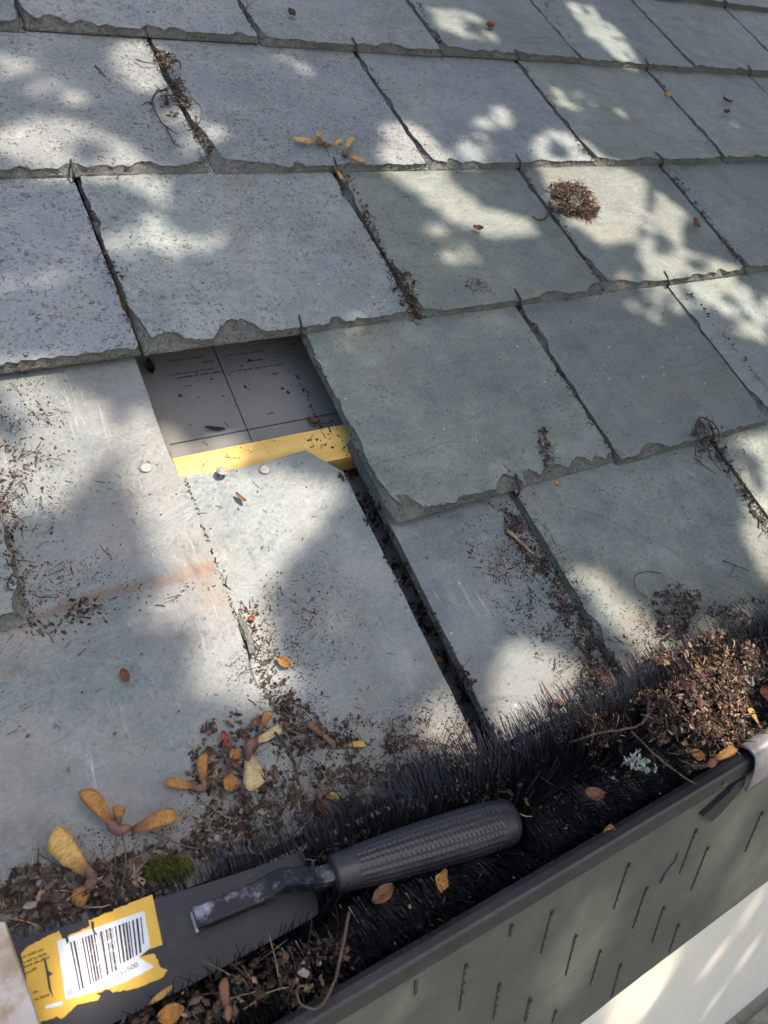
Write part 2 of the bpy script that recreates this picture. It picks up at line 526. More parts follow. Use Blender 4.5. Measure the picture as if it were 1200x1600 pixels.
# ------------------------------------------------------------------ setting
g = MB()
GZ = -1.15
g.add([(-60, -60, GZ), (60, -60, GZ), (60, 60, GZ), (-60, 60, GZ)], [(0, 1, 2, 3)])
tag(g.build('ground', M['ground']), kind='structure')
patio = empty('patio', (0, 0, GZ))
tag(patio, kind='structure')
pv = MB()
WALL_Y = 0.035
PW, PD = 0.6, 0.45
pv.box((0.004, 0.004, -0.03), (PW - 0.008, 0, 0), (0, PD - 0.008, 0), (0, 0, 0.04))
pm = pv.mesh('paving_slab', M['ground'])
for i in range(-2, 5):
    for j in range(3):
        s = bpy.data.objects.new('paving_slab', pm)
        scene.collection.objects.link(s)
        s.parent = patio
        s.location = (i * PW + 0.15, WALL_Y - 0.018 - (j + 1) * PD, rng.uniform(-0.003, 0.003))

wall = MB()
wall.box((-3, WALL_Y, GZ - 0.2), (8, 0, 0), (0, 0.25, 0), (0, 0, -0.10 - GZ + 0.2))
w = wall.build('house_wall', M['white'], origin=(0, WALL_Y, GZ))
tag(w, 'white rendered house wall below the grey eaves sheet', 'wall')

# ------------------------------------------------------------------ roof
roof_o = empty('slate_roof', (0, 0, 0), (PITCH, 0, 0))
tag(roof_o, 'grey green slate roof with a gap where two slates are missing', 'roof')
T = 0.0075
TILT = 0.037
HT = 0.0037
solids = []           # objects that debris can lie on


def slate_mesh(w, L, t, seed, chip=1.0, vis=0.21, corner=None, tailchip=1.0, clip_head=None):
    rg = random.Random(seed)

    def scallop(n_len, amp, base, wmin=0.010, wmax=0.030):
        """inset as a function of distance along an edge"""
        segs = []; x = 0
        while x < n_len:
            ww = rg.uniform(wmin, wmax) * (1.6 if rg.random() < .2 else 1)
            segs.append((x, ww, (0.05 if rg.random() < .4 else 1.25) * amp * rg.uniform(0.1, 1.0) ** 1.8 * min(1.6, ww / 0.018)))
            x += ww
        sd_ = rg.uniform(0, 99)

        def f(d):
            b_ = base * (1 + .9 * noise.noise(Vector((d * 45, sd_, 1))))
            b_ += amp * .30 * abs(noise.noise(Vector((d * 130, sd_, 4)))) + amp * .22 * noise.noise(Vector((d * 330, sd_, 7)))
            for x0, ww, a in segs:
                if x0 <= d <= x0 + ww:
                    q = (d - x0) / ww
                    b_ += a * (1 - (2 * q - 1) ** 2)
                    break
            return max(.0005, b_)
        return f
    # walk: tail left->right, right side up, head right->left, left side down
    pts = []            # x, y, inward normal, inset
    fT = scallop(w, 0.0056 * chip * tailchip, 0.0017 * tailchip, 0.008, 0.030)
    fR = scallop(L, 0.0018 * chip, 0.0008)
    fL = scallop(L, 0.0030 * chip, 0.0009)
    nT = int(w / 0.0025)
    ph = rg.uniform(0, 100)

    def wob(d, s):
        return (noise.noise(Vector((d * 14, ph, s))) * 0.0008 + noise.noise(Vector((d * 90, ph, s + 7))) * 0.0005)
    for i in range(nT + 1):
        d = w * i / nT
        pts.append((d, wob(d, 0), Vector((0, 1)), fT(d)))
    ys = []
    y = 0.004
    while y < L - 0.02:
        ys.append(y)
        y += 0.0045 if y < vis + .02 else 0.03
    for y in ys:
        pts.append((w + wob(y, 3), y, Vector((-1, 0)), fR(y)))
    if clip_head:
        cl, cr = clip_head
    else:
        cl = cr = 0.0
    pts.append((w, L - max(cr, 0.001), Vector((-1, -.3)), 0.0012))
    if cr: pts.append((w - cr * 0.8, L, Vector((-.3, -1)), 0.0012))
    if clip_head:
        for q in range(1, 12):
            x = w - cr * .8 - (w - cr * .8 - cl) * q / 12
            pts.append((x, L + wob(x, 5) - 0.004 * math.sin(q * .6), Vector((0, -1)), 0.0012))
    pts.append((max(cl, 0.001), L - (0.012 if clip_head else 0), Vector((0.3, -1)), 0.0012))
    for y in reversed(ys):
        pts.append((wob(y, 9), y, Vector((1, 0)), fL(y)))
    # corner break-offs
    out = []
    for x, y, nrm, ins in pts:
        ins2 = ins
        if corner:
            for cx, cr_ in corner:
                d = math.hypot(x - (0 if cx == 'l' else w), y)
                if d < cr_:
                    k_ = (1 - d / cr_)
                    ins2 += 0.010 * k_ ** .7 * (cr_ / 0.05)
        out.append((x, y, nrm, ins2))
    n = len(out)
    V = []
    xl = out[-1][3]; yl = out[0][3]; xr = out[nT + 1][3]; yr = out[nT][3]
    lev = [(0.0, -1.0), (0.12, -0.80), (0.55, -0.58), (0.9, -0.28), (1.0, 0.0)]
    for fi, (fin, fz) in enumerate(lev):
        for i, (x, y, nrm, ins) in enumerate(out):
            jit = jz = 0.0
            if 0 < fi < 4:
                jit = ins * rg.uniform(-.10, .10)
                jz = (rg.uniform(-.10, .10) + noise.noise(Vector((x * 90, y * 90, seed + fi * 3))) * .22) * t
            dd = ins * fin + jit
            if i <= nT:
                px_, py_ = min(max(x, xl * fin + x * .02), w - xr * fin - (w - x) * .02), y + dd
            elif abs(nrm.x) > .99:
                sgn = 1 if nrm.x > 0 else -1
                px_, py_ = x + sgn * dd, max(y, (yl if sgn > 0 else yr) * fin + y * .02)
            else:
                px_, py_ = x + nrm.x * dd, y + nrm.y * dd
            V.append((px_, py_, fz * t + jz))
    Fc = []
    for r_ in range(len(lev) - 1):
        for i in range(n):
            j = (i + 1) % n
            Fc.append((r_ * n + i, r_ * n + j, (r_ + 1) * n + j, (r_ + 1) * n + i))
    Fc.append(tuple(range(n - 1, -1, -1)))
    top = (len(lev) - 1) * n
    mb = MB(); mb.add(V, Fc)
    mb.m = [1] * len(Fc)
    tp_ = [Vector(p[:2]) for p in V[top:top + n]]
    cv_, ce_, cf_ = delaunay_2d_cdt(tp_, [(i, (i + 1) % n) for i in range(n)], [], 1, 1e-6)[:3]
    mb.add([(p.x, p.y, 0) for p in cv_], cf_, 0)
    return mb


def add_slate(u0, u1, v0, L, kind, h=0.0, seed=0, chip=1.0, rot=0.0, corner=None, tailchip=1.0, clip_head=None, label=None):
    mb = slate_mesh(u1 - u0, L, T, seed, chip, corner=corner, tailchip=tailchip, clip_head=clip_head)
    o = mb.build('slate', [M[kind], M['edge_' + ('b' if kind in ('lichen', 'mid') else 'g')]], roof_o)
    o.location = (u0, v0, HT + h)
    o.rotation_euler = (-TILT, 0, rot)
    if label: o['label'] = label
    solids.append(o)
    return o


SL = 0.50
# courses from the second one up: tail line and joints, in grid units
COURSES = [
    (1, 0.390, [-1.10, -0.55, -0.003, None, 0.55, 1.06, 1.53, 2.05, 2.58, 3.1]),
    (2, 0.808, [-0.80, -0.27, 0.255, 0.802, 1.319, 1.831, 2.35, 2.87, 3.4]),
    (3, 1.236, [-1.06, -0.53, -0.01, 0.52, 1.048, 1.578, 2.11, 2.63, 3.15]),
    (4, 1.680, [-0.79, -0.26, 0.266, 0.788, 1.32, 1.822, 2.336, 2.86, 3.4]),
    (5, 2.105, [-0.53, 0.0, 0.52, 1.05, 1.58, 2.10, 2.62, 3.15]),
    (6, 2.53, [-0.8, -0.26, 0.266, 0.79, 1.32, 1.83, 2.34, 2.86]),
    (7, 2.96, [-0.53, 0.0, 0.52, 1.05, 1.58, 2.10, 2.62, 3.15]),
]
for k_, tv, js in COURSES:
    prev = None
    for i, u in enumerate(js):
        if prev is not None and u is not None:
            gap = {(2, 3): .005, (3, 4): .005, (2, 2): -.0012}.get((k_, i), .0022)
            mid = (prev + u) / 2
            if k_ == 1: kind = 'plain' if mid > 0 else 'mid'
            elif k_ == 2: kind = 'lichen' if mid < 0.3 else ('mid' if mid < 0.6 else 'plain')
            elif k_ == 3: kind = 'lichen' if mid < 0.9 else ('mid' if mid < 1.4 else 'plain')
            elif k_ == 4: kind = 'lichen' if mid < 1.0 else ('mid' if mid < 1.5 else 'plain')
            else: kind = 'lichen' if mid < 0.6 else 'plain'
            sd = k_ * 100 + i
            rr = random.Random(sd)
            corner = []
            if rr.random() < .55: corner.append(('l', rr.uniform(.025, .05)))
            if rr.random() < .3: corner.append(('r', rr.uniform(.015, .035)))
            if (k_, i) == (3, 4): corner = [('l', .075)]
            if (k_, i) == (1, 5): corner = [('l', .035)]
            if (k_, i) == (2, 5): corner = [('l', .05)]
            add_slate(prev * UM + gap / 2, u * UM - gap / 2 + 0.0, tv * UM + rr.uniform(-.0025, .0025), SL, kind, rr.uniform(-.0008, .0008), sd,
                      chip=rr.uniform(.85, 1.3) * {(1, 5): 1.45, (2, 1): 1.4, (2, 2): 1.4, (2, 3): 1.4}.get((k_, i), 1), rot=rr.uniform(-.004, .004), corner=corner)
        prev = u
# eave course (full slates) and the shorter slates under it
EC = [(-1.35, -0.83, 'clean'), (-0.82, -0.295, 'clean'), (-0.29, 0.25, 'stain'), (0.808, 1.335, 'plain_e'), (1.342, 1.86, 'plain_e'), (1.866, 2.38, 'plain_e'), (2.386, 2.9, 'plain_e'), (2.91, 3.4, 'plain_e')]
eave = {}
for i, (a, b, kd) in enumerate(EC):
    eave[i] = add_slate(a * UM, b * UM, 0.004, SL, kd, 0, 900 + i, chip=.9, rot=0.0, tailchip=.6)
eave[2]['label'] = 'wide exposed slate with a rusty stain line across it'
UC = [(-1.1, -0.57, 'under'), (-0.56, -0.02, 'under'), (-0.005, 0.521, 'under'), (0.553, 1.06, 'under'), (1.066, 1.6, 'under'), (1.606, 2.13, 'under'), (2.14, 2.66, 'under'), (2.67, 3.2, 'under')]
for i, (a, b, kd) in enumerate(UC):
    lab = None; ch = None
    if i == 2:
        lab = 'pale exposed slate with clipped top corner and two nails'; ch = (0.002, 0.030)
    o = add_slate(a * UM, b * UM, 0.0035, 0.275, kd, -T - 0.0003, 950 + i, chip=.22, tailchip=.35, clip_head=ch, label=lab)
    eave['u%d' % i] = o
for o in solids:
    pass

# underlay sheet, battens
ul = MB()
UH = -0.048
NXu = 40
ul.box((-0.9, -0.0, UH - 0.002), (2.9, 0, 0), (0, 1.75, 0), (0, 0, 0.002))
under = ul.build('underlay', M['underlay'], roof_o)
solids.append(under)
pr = MB()
def ulp(px, py):
    p = to_roof(on_roof(px, py, UH + 0.0004)); return Vector((p.x, p.y, UH + 0.0004))
def strip(mb, a, b, wd, n):
    d = (b - a); s = Vector((-d.y, d.x, 0)).normalized() * wd / 2
    mb.add([a - s, b - s, b + s, a + s], [(0, 1, 2, 3)])
strip(pr, ulp(331, 538), ulp(394, 690), 0.0011, 1)
a_, b_ = ulp(265, 694), ulp(540, 643)
b_.y = a_.y = (a_.y + b_.y) / 2
strip(pr, a_, b_, 0.0011, 1)
a_, b_ = ulp(222, 551), ulp(470, 520)
b_.y = a_.y
strip(pr, a_, b_, 0.0008, 1)
for (x0, y0, x1, y1) in ((265, 565, 320, 558), (272, 586, 332, 574), (275, 592, 345, 583), (352, 557, 410, 546), (385, 566, 412, 560), (360, 582, 440, 568), (318, 567, 334, 564)):
    a_, b_ = ulp(x0, y0), ulp(x1, y1)
    b_.y = a_.y
    x = a_.x
    while x < b_.x:
        l = rng.uniform(.0008, .0022)
        hh = rng.uniform(.0009, .0016)
        pr.add([(x, a_.y, a_.z), (x + l * .7, a_.y, a_.z), (x + l * .7, a_.y + hh, a_.z), (x, a_.y + hh, a_.z)], [(0, 1, 2, 3)])
        x += l * (1 if rng.random() < .8 else 2)
pr.build('printed_lines', M['slot'], under)
for bi, vb in enumerate((0.563, 0.985, 1.40, 1.83, 2.26)):
    bt = MB()
    bt.box((-0.9, 0, 0), (2.9, 0, 0), (0, 0.0325 if bi == 0 else 0.03, 0), (0, 0, 0.0245))
    o = bt.build('batten', M['timber'], roof_o)
    o.location = (0, vb * UM - 0.004 if bi == 0 else vb * UM, UH + 0.001)
    if bi == 0: solids.append(o)
# eave board under the slate tails
eb = MB()
eb.box((-0.9, 0.0, -0.050), (2.9, 0, 0), (0, 0.018, 0), (0, 0, 0.022))
eb.build('eave_board', M['lip'], roof_o)

# nails (sub-parts of their slates)
bpy.context.view_layer.update()


def nail(slate, px, py, bent=False):
    mw = roof_o.matrix_world @ slate.matrix_basis
    n = (mw.to_3x3() @ Vector((0, 0, 1))).normalized()
    p0 = mw @ Vector((0, 0, 0))
    p = on_plane(px, py, p0, n)
    mb = MB()
    q = slate.matrix_basis.inverted() @ roof_o.matrix_world.inverted() @ p
    r0 = 0.0046
    up = Vector((0, 0, 1))
    c = q + up * 0.0007
    if bent:
        c = q + up * 0.0045
        up = Vector((0.12, 0.22, 1)).normalized()
        mb.tube([q + Vector((-.002, -.0035, -.002)), q + Vector((-.0018, -.0028, .0022)), c - up * .0004], 0.0011, 8)
    a = up.orthogonal().normalized(); b = up.cross(a)
    rings = [(r0 * .96, -.0005), (r0, 0), (r0 * .97, .0004), (r0 * .6, .00045), (r0 * .25, .0003)]
    vs = []; fs = []
    N_ = 20
    for rr, zz in rings:
        for k in range(N_):
            w_ = 2 * math.pi * k / N_
            vs.append(c + (a * math.cos(w_) + b * math.sin(w_)) * rr * (1 + .03 * math.sin(3 * w_)) + up * (zz + .00015 * math.sin(2 * w_ + 1)))
    for r_ in range(len(rings) - 1):
        for k in range(N_):
            k2 = (k + 1) % N_
            fs.append((r_ * N_ + k, r_ * N_ + k2, (r_ + 1) * N_ + k2, (r_ + 1) * N_ + k))
    fs.append(tuple((len(rings) - 1) * N_ + k for k in range(N_)))
    mb.add(vs, fs)
    o = mb.build('nail', M['nail'], slate, smooth=True)
    if bent: o['label'] = 'bent nail standing proud of the slate'
    return o


nail(eave[2], 227, 731)
nail(eave['u2'], 346, 741, True)
nail(eave['u2'], 413, 734)

# slate hooks: bent wire clips holding each tail
hk = MB()
hk.tube([(0, .012, -.0100), (0, .003, -.0096), (0, -.002, -.0085), (0, -.0036, -.005), (0, -.0034, -.001), (0, -.0005, .0008), (0, .006, .0012), (0, .0135, .0011), (0, .016, .0010)],
        [.0011] * 7 + [.0009, .0004], 7)
hkm = hk.mesh('slate_hook', M['hook'], True)
for ci in range(1, len(COURSES)):
    js = COURSES[ci - 1][2]
    for u in js[1:-1]:
        if u is None or u < 0: continue
        o = bpy.data.objects.new('slate_hook', hkm)
        scene.collection.objects.link(o)
        o.parent = roof_o
        o.location = (u * UM + rng.uniform(-.002, .002), COURSES[ci][1] * UM, HT)
        o.rotation_euler = (-TILT, 0, rng.uniform(-.25, .25))
for u in (0.808, 1.338, 1.863):
    o = bpy.data.objects.new('slate_hook', hkm)
    scene.collection.objects.link(o)
    o.parent = roof_o
    o.location = (u * UM, 0.39 * UM - .001, HT)
    o.rotation_euler = (-TILT, 0, -.3)

# ------------------------------------------------------------------ gutter
GY = -0.088
gut = empty('box_gutter', (0, GY, 0))
tag(gut, 'dark grey box gutter along the eaves filled with a black brush', 'gutter')
X0, X1 = -0.9, 1.9
tr = MB()
th = 0.0018
tr.box((X0, GY + .003, -0.092), (X1 - X0, 0, 0), (0, th, 0), (0, 0, 0.084))
tr.box((X0, GY + .003 + th, -0.092), (X1 - X0, 0, 0), (0, .095, 0), (0, 0, th))
tr.box((X0, GY + .003 + th + .095, -0.092), (X1 - X0, 0, 0), (0, th, 0), (0, 0, 0.066))
tr.build('trough', M['lip'], gut, origin=None).location = (0, -GY, 0)
lp = MB()
prof = [(0.0075, -.0065), (0.0065, -.0040), (0.003, -.0032), (-.0015, -.0036), (-.0028, -.0052), (-.0030, -.018), (-.0022, -.0192), (0.0025, -.0192), (0.0025, -.0065)]
vs = []
nx = 80
for i in range(nx + 1):
    x = X0 + (X1 - X0) * i / nx
    dz = noise.noise(Vector((x * 6, 3, 1))) * .0006
    for (y, z) in prof:
        vs.append((x, GY + y, z + dz))
np_ = len(prof)
fs = [(i * np_ + k, i * np_ + (k + 1) % np_, (i + 1) * np_ + (k + 1) % np_, (i + 1) * np_ + k) for i in range(nx) for k in range(np_)]
lp.add(vs, fs)
lip = lp.build('front_lip', M['lip'], gut)
lip.location = (0, -GY, 0)

# tall grey sheet below the lip, as a thing of its own (fixed to the wall)
FY = GY - 0.0005
fc = MB()
xs = [X0 + (X1 - X0) * i / 240 for i in range(241)]
EDGE = [on_y(x, y, FY) for x, y in ((907, 1600), (1013, 1517), (1182, 1390))]
def zb(x):
    e0, e1 = (EDGE[0], EDGE[1]) if x < EDGE[1].x else (EDGE[1], EDGE[2])
    return e0.z + (e1.z - e0.z) * (max(x, -.2) - e0.x) / (e1.x - e0.x) + noise.noise(Vector((x * 40, 0, 5))) * .0016 + noise.noise(Vector((x * 160, 0, 9))) * .0007
top = [(x, FY, -.0205) for x in xs]
bot = [(x, FY, zb(x)) for x in xs]
poly_n = len(xs)
vs = top + bot + [(x, FY + .006, z) for x, y, z in top] + [(x, FY + .006, z) for x, y, z in bot]
fs = []
for i in range(poly_n - 1):
    a, b, c, d = i, i + 1, poly_n + i, poly_n + i + 1
    a2, b2, c2, d2_ = [q + 2 * poly_n for q in (a, b, c, d)]
    fs += [(a, c, d, b), (a2, b2, d2_, c2), (c, c2, d2_, d), (a, b, b2, a2)]
fc.add(vs, fs)
fas = fc.build('eaves_sheet', M['fascia'], None, origin=(0, FY, -.02))
tag(fas, 'grey green vertical sheet with rows of dark slits below the gutter', 'cladding')
slits = [((860, 1428), (843, 1490)), ((899, 1462), (878, 1527)), ((937, 1486), (920, 1540)), ((968, 1509), (952, 1560)), ((980, 1353), (957, 1420)),
         ((1008, 1390), (992, 1447)), ((1035, 1420), (1018, 1472)), ((1058, 1447), (1041, 1490)), ((827, 1563), (815, 1600)), ((867, 1580), (858, 1600)),
         ((726, 1511), (713, 1581)), ((778, 1541), (765, 1596)), ((826, 1562), (816, 1596)), ((1104, 1326), (1077, 1392)), ((648, 1536), (646, 1555)),
         ((797, 1449), (793, 1464)), ((1188, 1272), (1161, 1332)), ((1085, 1300), (1060, 1365))]
for (p0, p1) in slits:
    a = on_y(p0[0], p0[1], FY); b = on_y(p1[0], p1[1], FY)
    L_ = max(.006, a.z - b.z)
    mb = MB()
    mb.box((-.0003, -.0005, -L_), (.0007, 0, 0), (0, .0010, 0), (0, 0, L_))
    for q in range(4):
        z_ = -L_ * (q + .6) / 4.5
        mb.box((.0007, -.0006, z_ - .0012), (rng.uniform(.0004, .0012), 0, 0), (0, .0008, 0), (0, 0, .0016))
    mb.box((-.0002, -.0012, -.0004), (.0018, 0, 0), (0, .0016, 0), (0, 0, .0034))
    o = mb.build('slit', M['slot'], fas)
    o.location = a - fas.location + Vector((0, -.0003, 0))
    o.rotation_euler = (0, R(rng.uniform(-2, 3)), 0)
ck = MB()
cp = [on_y(x, y, FY) + Vector((0, -.0004, 0)) for x, y in ((1059, 1331), (1054, 1344), (1044, 1356), (1037, 1366), (1031, 1378))]
ck.tube(cp, [.0003, .0007, .0006, .0008, .0012], 5)
o = ck.build('crack', M['slot'], fas); o.location = -fas.location

# grey union clip over the lip
cl_o = empty('clip', (0.452, 0, 0)); cl_o.parent = gut
cl_o.name = 'union_clip'
cl_o.location = (0, -GY, 0)
def extr(profile, x0, x1, name, mat, parent, smooth=False, bev=.002):
    mb = MB()
    n = len(profile)
    vs = []
    for x, s in ((x0, .9), (x0 + bev, 1), (x1 - bev, 1), (x1, .9)):
        cy = sum(p[0] for p in profile) / n; cz = sum(p[1] for p in profile) / n
        for y, z in profile:
            vs.append((x, y, z))
    fs = [(i * n + k, i * n + (k + 1) % n, (i + 1) * n + (k + 1) % n, (i + 1) * n + k) for i in range(3) for k in range(n)]
    fs += [tuple(range(n - 1, -1, -1)), tuple(3 * n + k for k in range(n))]
    mb.add(vs, fs)
    return mb.build(name, mat, parent, smooth)
def thick(path, t):
    """open path (y,z) -> closed outline of thickness t"""
    out = []; inn = []
    for i, p in enumerate(path):
        a = path[max(i - 1, 0)]; b = path[min(i + 1, len(path) - 1)]
        d = Vector((b[0] - a[0], b[1] - a[1])).normalized()
        nn = Vector((-d.y, d.x)) * t
        out.append((p[0] + nn.x, p[1] + nn.y)); inn.append(p)
    return out + inn[::-1]
CX = 0.414
path = [(GY + .030, -.009), (GY + .027, -.0045), (GY + .024, -.003), (GY + .0215, -.0055), (GY + .0195, -.0055), (GY + .017, -.002), (GY + .014, -.002), (GY + .012, -.0045), (GY + .010, -.004),
        (GY + .007, .0005), (GY + .001, .003), (GY - .004, .001), (GY - .0065, -.004), (GY - .007, -.012), (GY - .0065, -.026), (GY - .0055, -.030)]
extr(thick(path, -.002), CX, CX + .046, 'strap', M['clip'], cl_o, True)
wd = MB()
wz = [on_y(x, y, GY - .004) for x, y in ((1098, 1276), (1140, 1238), (1150, 1225), (1165, 1215), (1163, 1228), (1130, 1268), (1112, 1284))]
wd.prism(wz, (0, .0035, 0))
wd.build('rubber_seal', M['rubber'], cl_o)

# ------------------------------------------------------------------ trowel
P1 = on_roof(60, 1462, .016); P2 = on_roof(470, 1331, .013); P3 = on_roof(300, 1530, .036)
BN = (P2 - P1).cross(P3 - P1).normalized()
if BN.dot(CAM - P1) < 0: BN = -BN
def bp(px, py, h=0.0):
    return on_plane(px, py, P1 + BN * h, BN)
tro = empty('trowel', (P1 + P2 + P3) / 3)
tag(tro, 'black trowel with ribbed rubber handle and torn yellow barcode label', 'trowel')
TO = tro.location
def tpart(mb, name, mats, parent=None, smooth=False):
    o = mb.build(name, mats, parent or tro, smooth)
    o.location = -TO if parent is None else (0, 0, 0)
    return o
bl = MB()
outl = [(-60, 1492), (10, 1473), (60, 1459), (200, 1418), (340, 1375), (440, 1342), (468, 1331), (475, 1334), (483, 1362), (497, 1408), (497, 1428), (486, 1436), (400, 1483), (300, 1538), (200, 1588), (120, 1625), (-40, 1700)]
top_ = [bp(x, y) for x, y in outl]
bl.prism([p - BN * .0016 for p in top_], BN * .0016)
blade = tpart(bl, 'blade', M['blade'])
solids.append(blade)
def flat(poly, h, name, mat, parent=None, th=.00015):
    from mathutils.geometry import tessellate_polygon
    mb = MB()
    mb.prism([bp(x, y, h) for x, y in poly], BN * th)
    return tpart(mb, name, mat, parent)
def ragged(poly, amp, seed, step=5):
    rg = random.Random(seed); out = []
    for i, p in enumerate(poly):
        q = poly[(i + 1) % len(poly)]
        L_ = math.hypot(q[0] - p[0], q[1] - p[1]); n = max(1, int(L_ / step))
        am = amp if len(p) < 3 else p[2]
        for k in range(n):
            t_ = k / n
            j = 0 if k == 0 else .5
            out.append((p[0] + (q[0] - p[0]) * t_ + rg.uniform(-am, am) * j, p[1] + (q[1] - p[1]) * t_ + rg.uniform(-am, am) * j))
    return out
lab = flat(ragged([(33, 1490, 2), (45, 1478, 2), (82, 1459, 2.5), (92, 1454, 2), (97, 1466, 1), (104, 1468, 1), (107, 1462, 2), (140, 1447, 2), (138, 1438, 2), (150, 1434, 3), (172, 1425, 2.5), (205, 1410, 1), (238, 1398, 0.3), (254, 1476, 1), (232, 1484, 1), (217, 1496, 1), (240, 1490, 2), (247, 1500, 2), (250, 1511, 2), (262, 1516, 2), (255, 1527, 1.5), (222, 1541, 3), (208, 1545, 3), (176, 1551, 2.5), (168, 1546, 2),
                  (150, 1553, 2), (157, 1556, 1.5), (153, 1563, 1.5), (120, 1570, 2), (105, 1585, 2), (96, 1592, 3), (88, 1588, 3), (60, 1600, 2), (52, 1585, 1), (44, 1545, 1)], 1, 3, 4), .0001, 'label_sheet', M['yellow'])
lab['label'] = 'torn yellow sticker with barcode'
LW = flat(ragged([(89, 1471, .4), (225, 1423, .3), (235, 1480, 1), (217, 1496, 1), (241, 1510, 1.5), (222, 1522, 1.5), (205, 1530, 2), (180, 1540, 1.5), (150, 1549, 1.5), (103, 1562, .5)], .5, 5, 4), .0003, 'barcode_panel', M['paper_w'], lab)
# bars: laid along the panel from left to right
def lerp(a, b, t): return (a[0] + (b[0] - a[0]) * t, a[1] + (b[1] - a[1]) * t)
rb = random.Random(12)
bars = MB()
TL, TR, BL, BRr = (109, 1472), (221, 1433), (124, 1548), (227, 1492)
t_ = 0.0
while t_ < 1.0:
    wq = rb.choice([.008, .008, .014, .022, .03])
    if .62 < t_ < .93: wq = rb.choice([.02, .026, .03])
    a = lerp(TL, TR, t_); b = lerp(TL, TR, min(1, t_ + wq)); c = lerp(BL, BRr, min(1, t_ + wq)); d = lerp(BL, BRr, t_)
    if t_ > .55:
        c = lerp(b, c, .93 - .1 * (t_ - .55)); d = lerp(a, d, .93 - .1 * (t_ - .55))
    if t_ > .93: c = lerp(b, c, .8); d = lerp(a, d, .8)
    bars.prism([bp(x, y, .0005) for x, y in (a, b, c, d)], BN * .00008)
    t_ += wq + rb.choice([.01, .014, .022, .03])
tpart(bars, 'barcode_bars', M['print'], lab)
def text3(body, pa, pb, size_px, mat, h, parent):
    """lettering lying on the blade, baseline from pixel pa towards pb"""
    A = bp(pa[0], pa[1], h); B = bp(pb[0], pb[1], h)
    cu = bpy.data.curves.new('lettering', 'FONT')
    cu.body = body
    sc_ = (bp(pa[0], pa[1] - size_px, h) - A).length
    cu.size = sc_ * 1.35
    cu.materials.append(mat)
    o = bpy.data.objects.new('lettering', cu)
    scene.collection.objects.link(o)
    ex = (B - A).normalized(); ez = BN; ey = ez.cross(ex)
    mt = Matrix((ex, ey, ez)).transposed().to_4x4(); mt.translation = A - TO
    bpy.context.view_layer.update()
    me_ = bpy.data.meshes.new_from_object(o.evaluated_get(bpy.context.evaluated_depsgraph_get()))
    bpy.data.objects.remove(o)
    o = bpy.data.objects.new('lettering', me_)
    scene.collection.objects.link(o)
    o.parent = parent
    o.matrix_local = Matrix.Translation(TO - TO) @ mt if parent is tro else Matrix.Translation(TO) @ mt
    return o
text3('0', (107, 1556), (117, 1552), 9, M['print'], .0006, lab)
text3('051500', (182, 1528), (229, 1503), 9, M['print'], .0006, lab)
for i, (pa, pb) in enumerate((((36, 1497), (68, 1485)), ((37, 1506), (74, 1491)), ((35, 1514), (78, 1497)), ((38, 1524), (58, 1514)), ((52, 1553), (62, 1549)), ((54, 1564), (78, 1556)))):
    mb = MB()
    x = 0
    L_ = math.hypot(pb[0] - pa[0], pb[1] - pa[1])
    while x < L_:
        l = rb.uniform(1.2, 3.0)
        q0 = lerp(pa, pb, x / L_); q1 = lerp(pa, pb, min(1, (x + l) / L_))
        hh = rb.uniform(2.2, 4.2)
        mb.prism([bp(xx, yy, .0003) for xx, yy in (q0, q1, (q1[0] - .6, q1[1] - hh), (q0[0] - .6, q0[1] - hh))], BN * .00006)
        x += l + (.7 if rb.random() < .75 else 2.5)
    tpart(mb, 'print_line', M['print_y'], lab)
for poly in (((68, 1496), (71, 1497), (76, 1518), (83, 1521), (77, 1525), (80, 1545), (84, 1560), (76, 1545), (73, 1525)),
             ((100, 1455), (104, 1456), (108, 1470), (105, 1476), (102, 1466)), ((142, 1440), (147, 1440), (147, 1452), (153, 1463), (146, 1458), (143, 1450))):
    flat(poly, .0004, 'tear', M['blade'], lab)
flat(ragged([(70, 1572, 1), (98, 1564, 1), (97, 1571, 1), (72, 1577, 1)], 1, 8), .0004, 'paper_scrap', M['paper_w'], lab)
# tang: raised welded bar
def blk(poly, h0, h1, name, mat):
    mb = MB()
    bot = [bp(x, y, h0) for x, y in poly]
    n = len(poly)
    cen = sum(bot, Vector()) / n
    lv = [(0, 1), (h1 * .8, 1), (h1 * .93, .985), (h1, .95)]
    vs = []
    for hh, s in lv:
        for p in bot:
            vs.append(cen + (p - cen) * s + BN * hh)
    fs = [(r_ * n + i, r_ * n + (i + 1) % n, (r_ + 1) * n + (i + 1) % n, (r_ + 1) * n + i) for r_ in range(3) for i in range(n)]
    fs.append(tuple(range(n - 1, -1, -1))); fs.append(tuple(3 * n + i for i in range(n)))
    mb.add(vs, fs)
    return tpart(mb, name, mat)
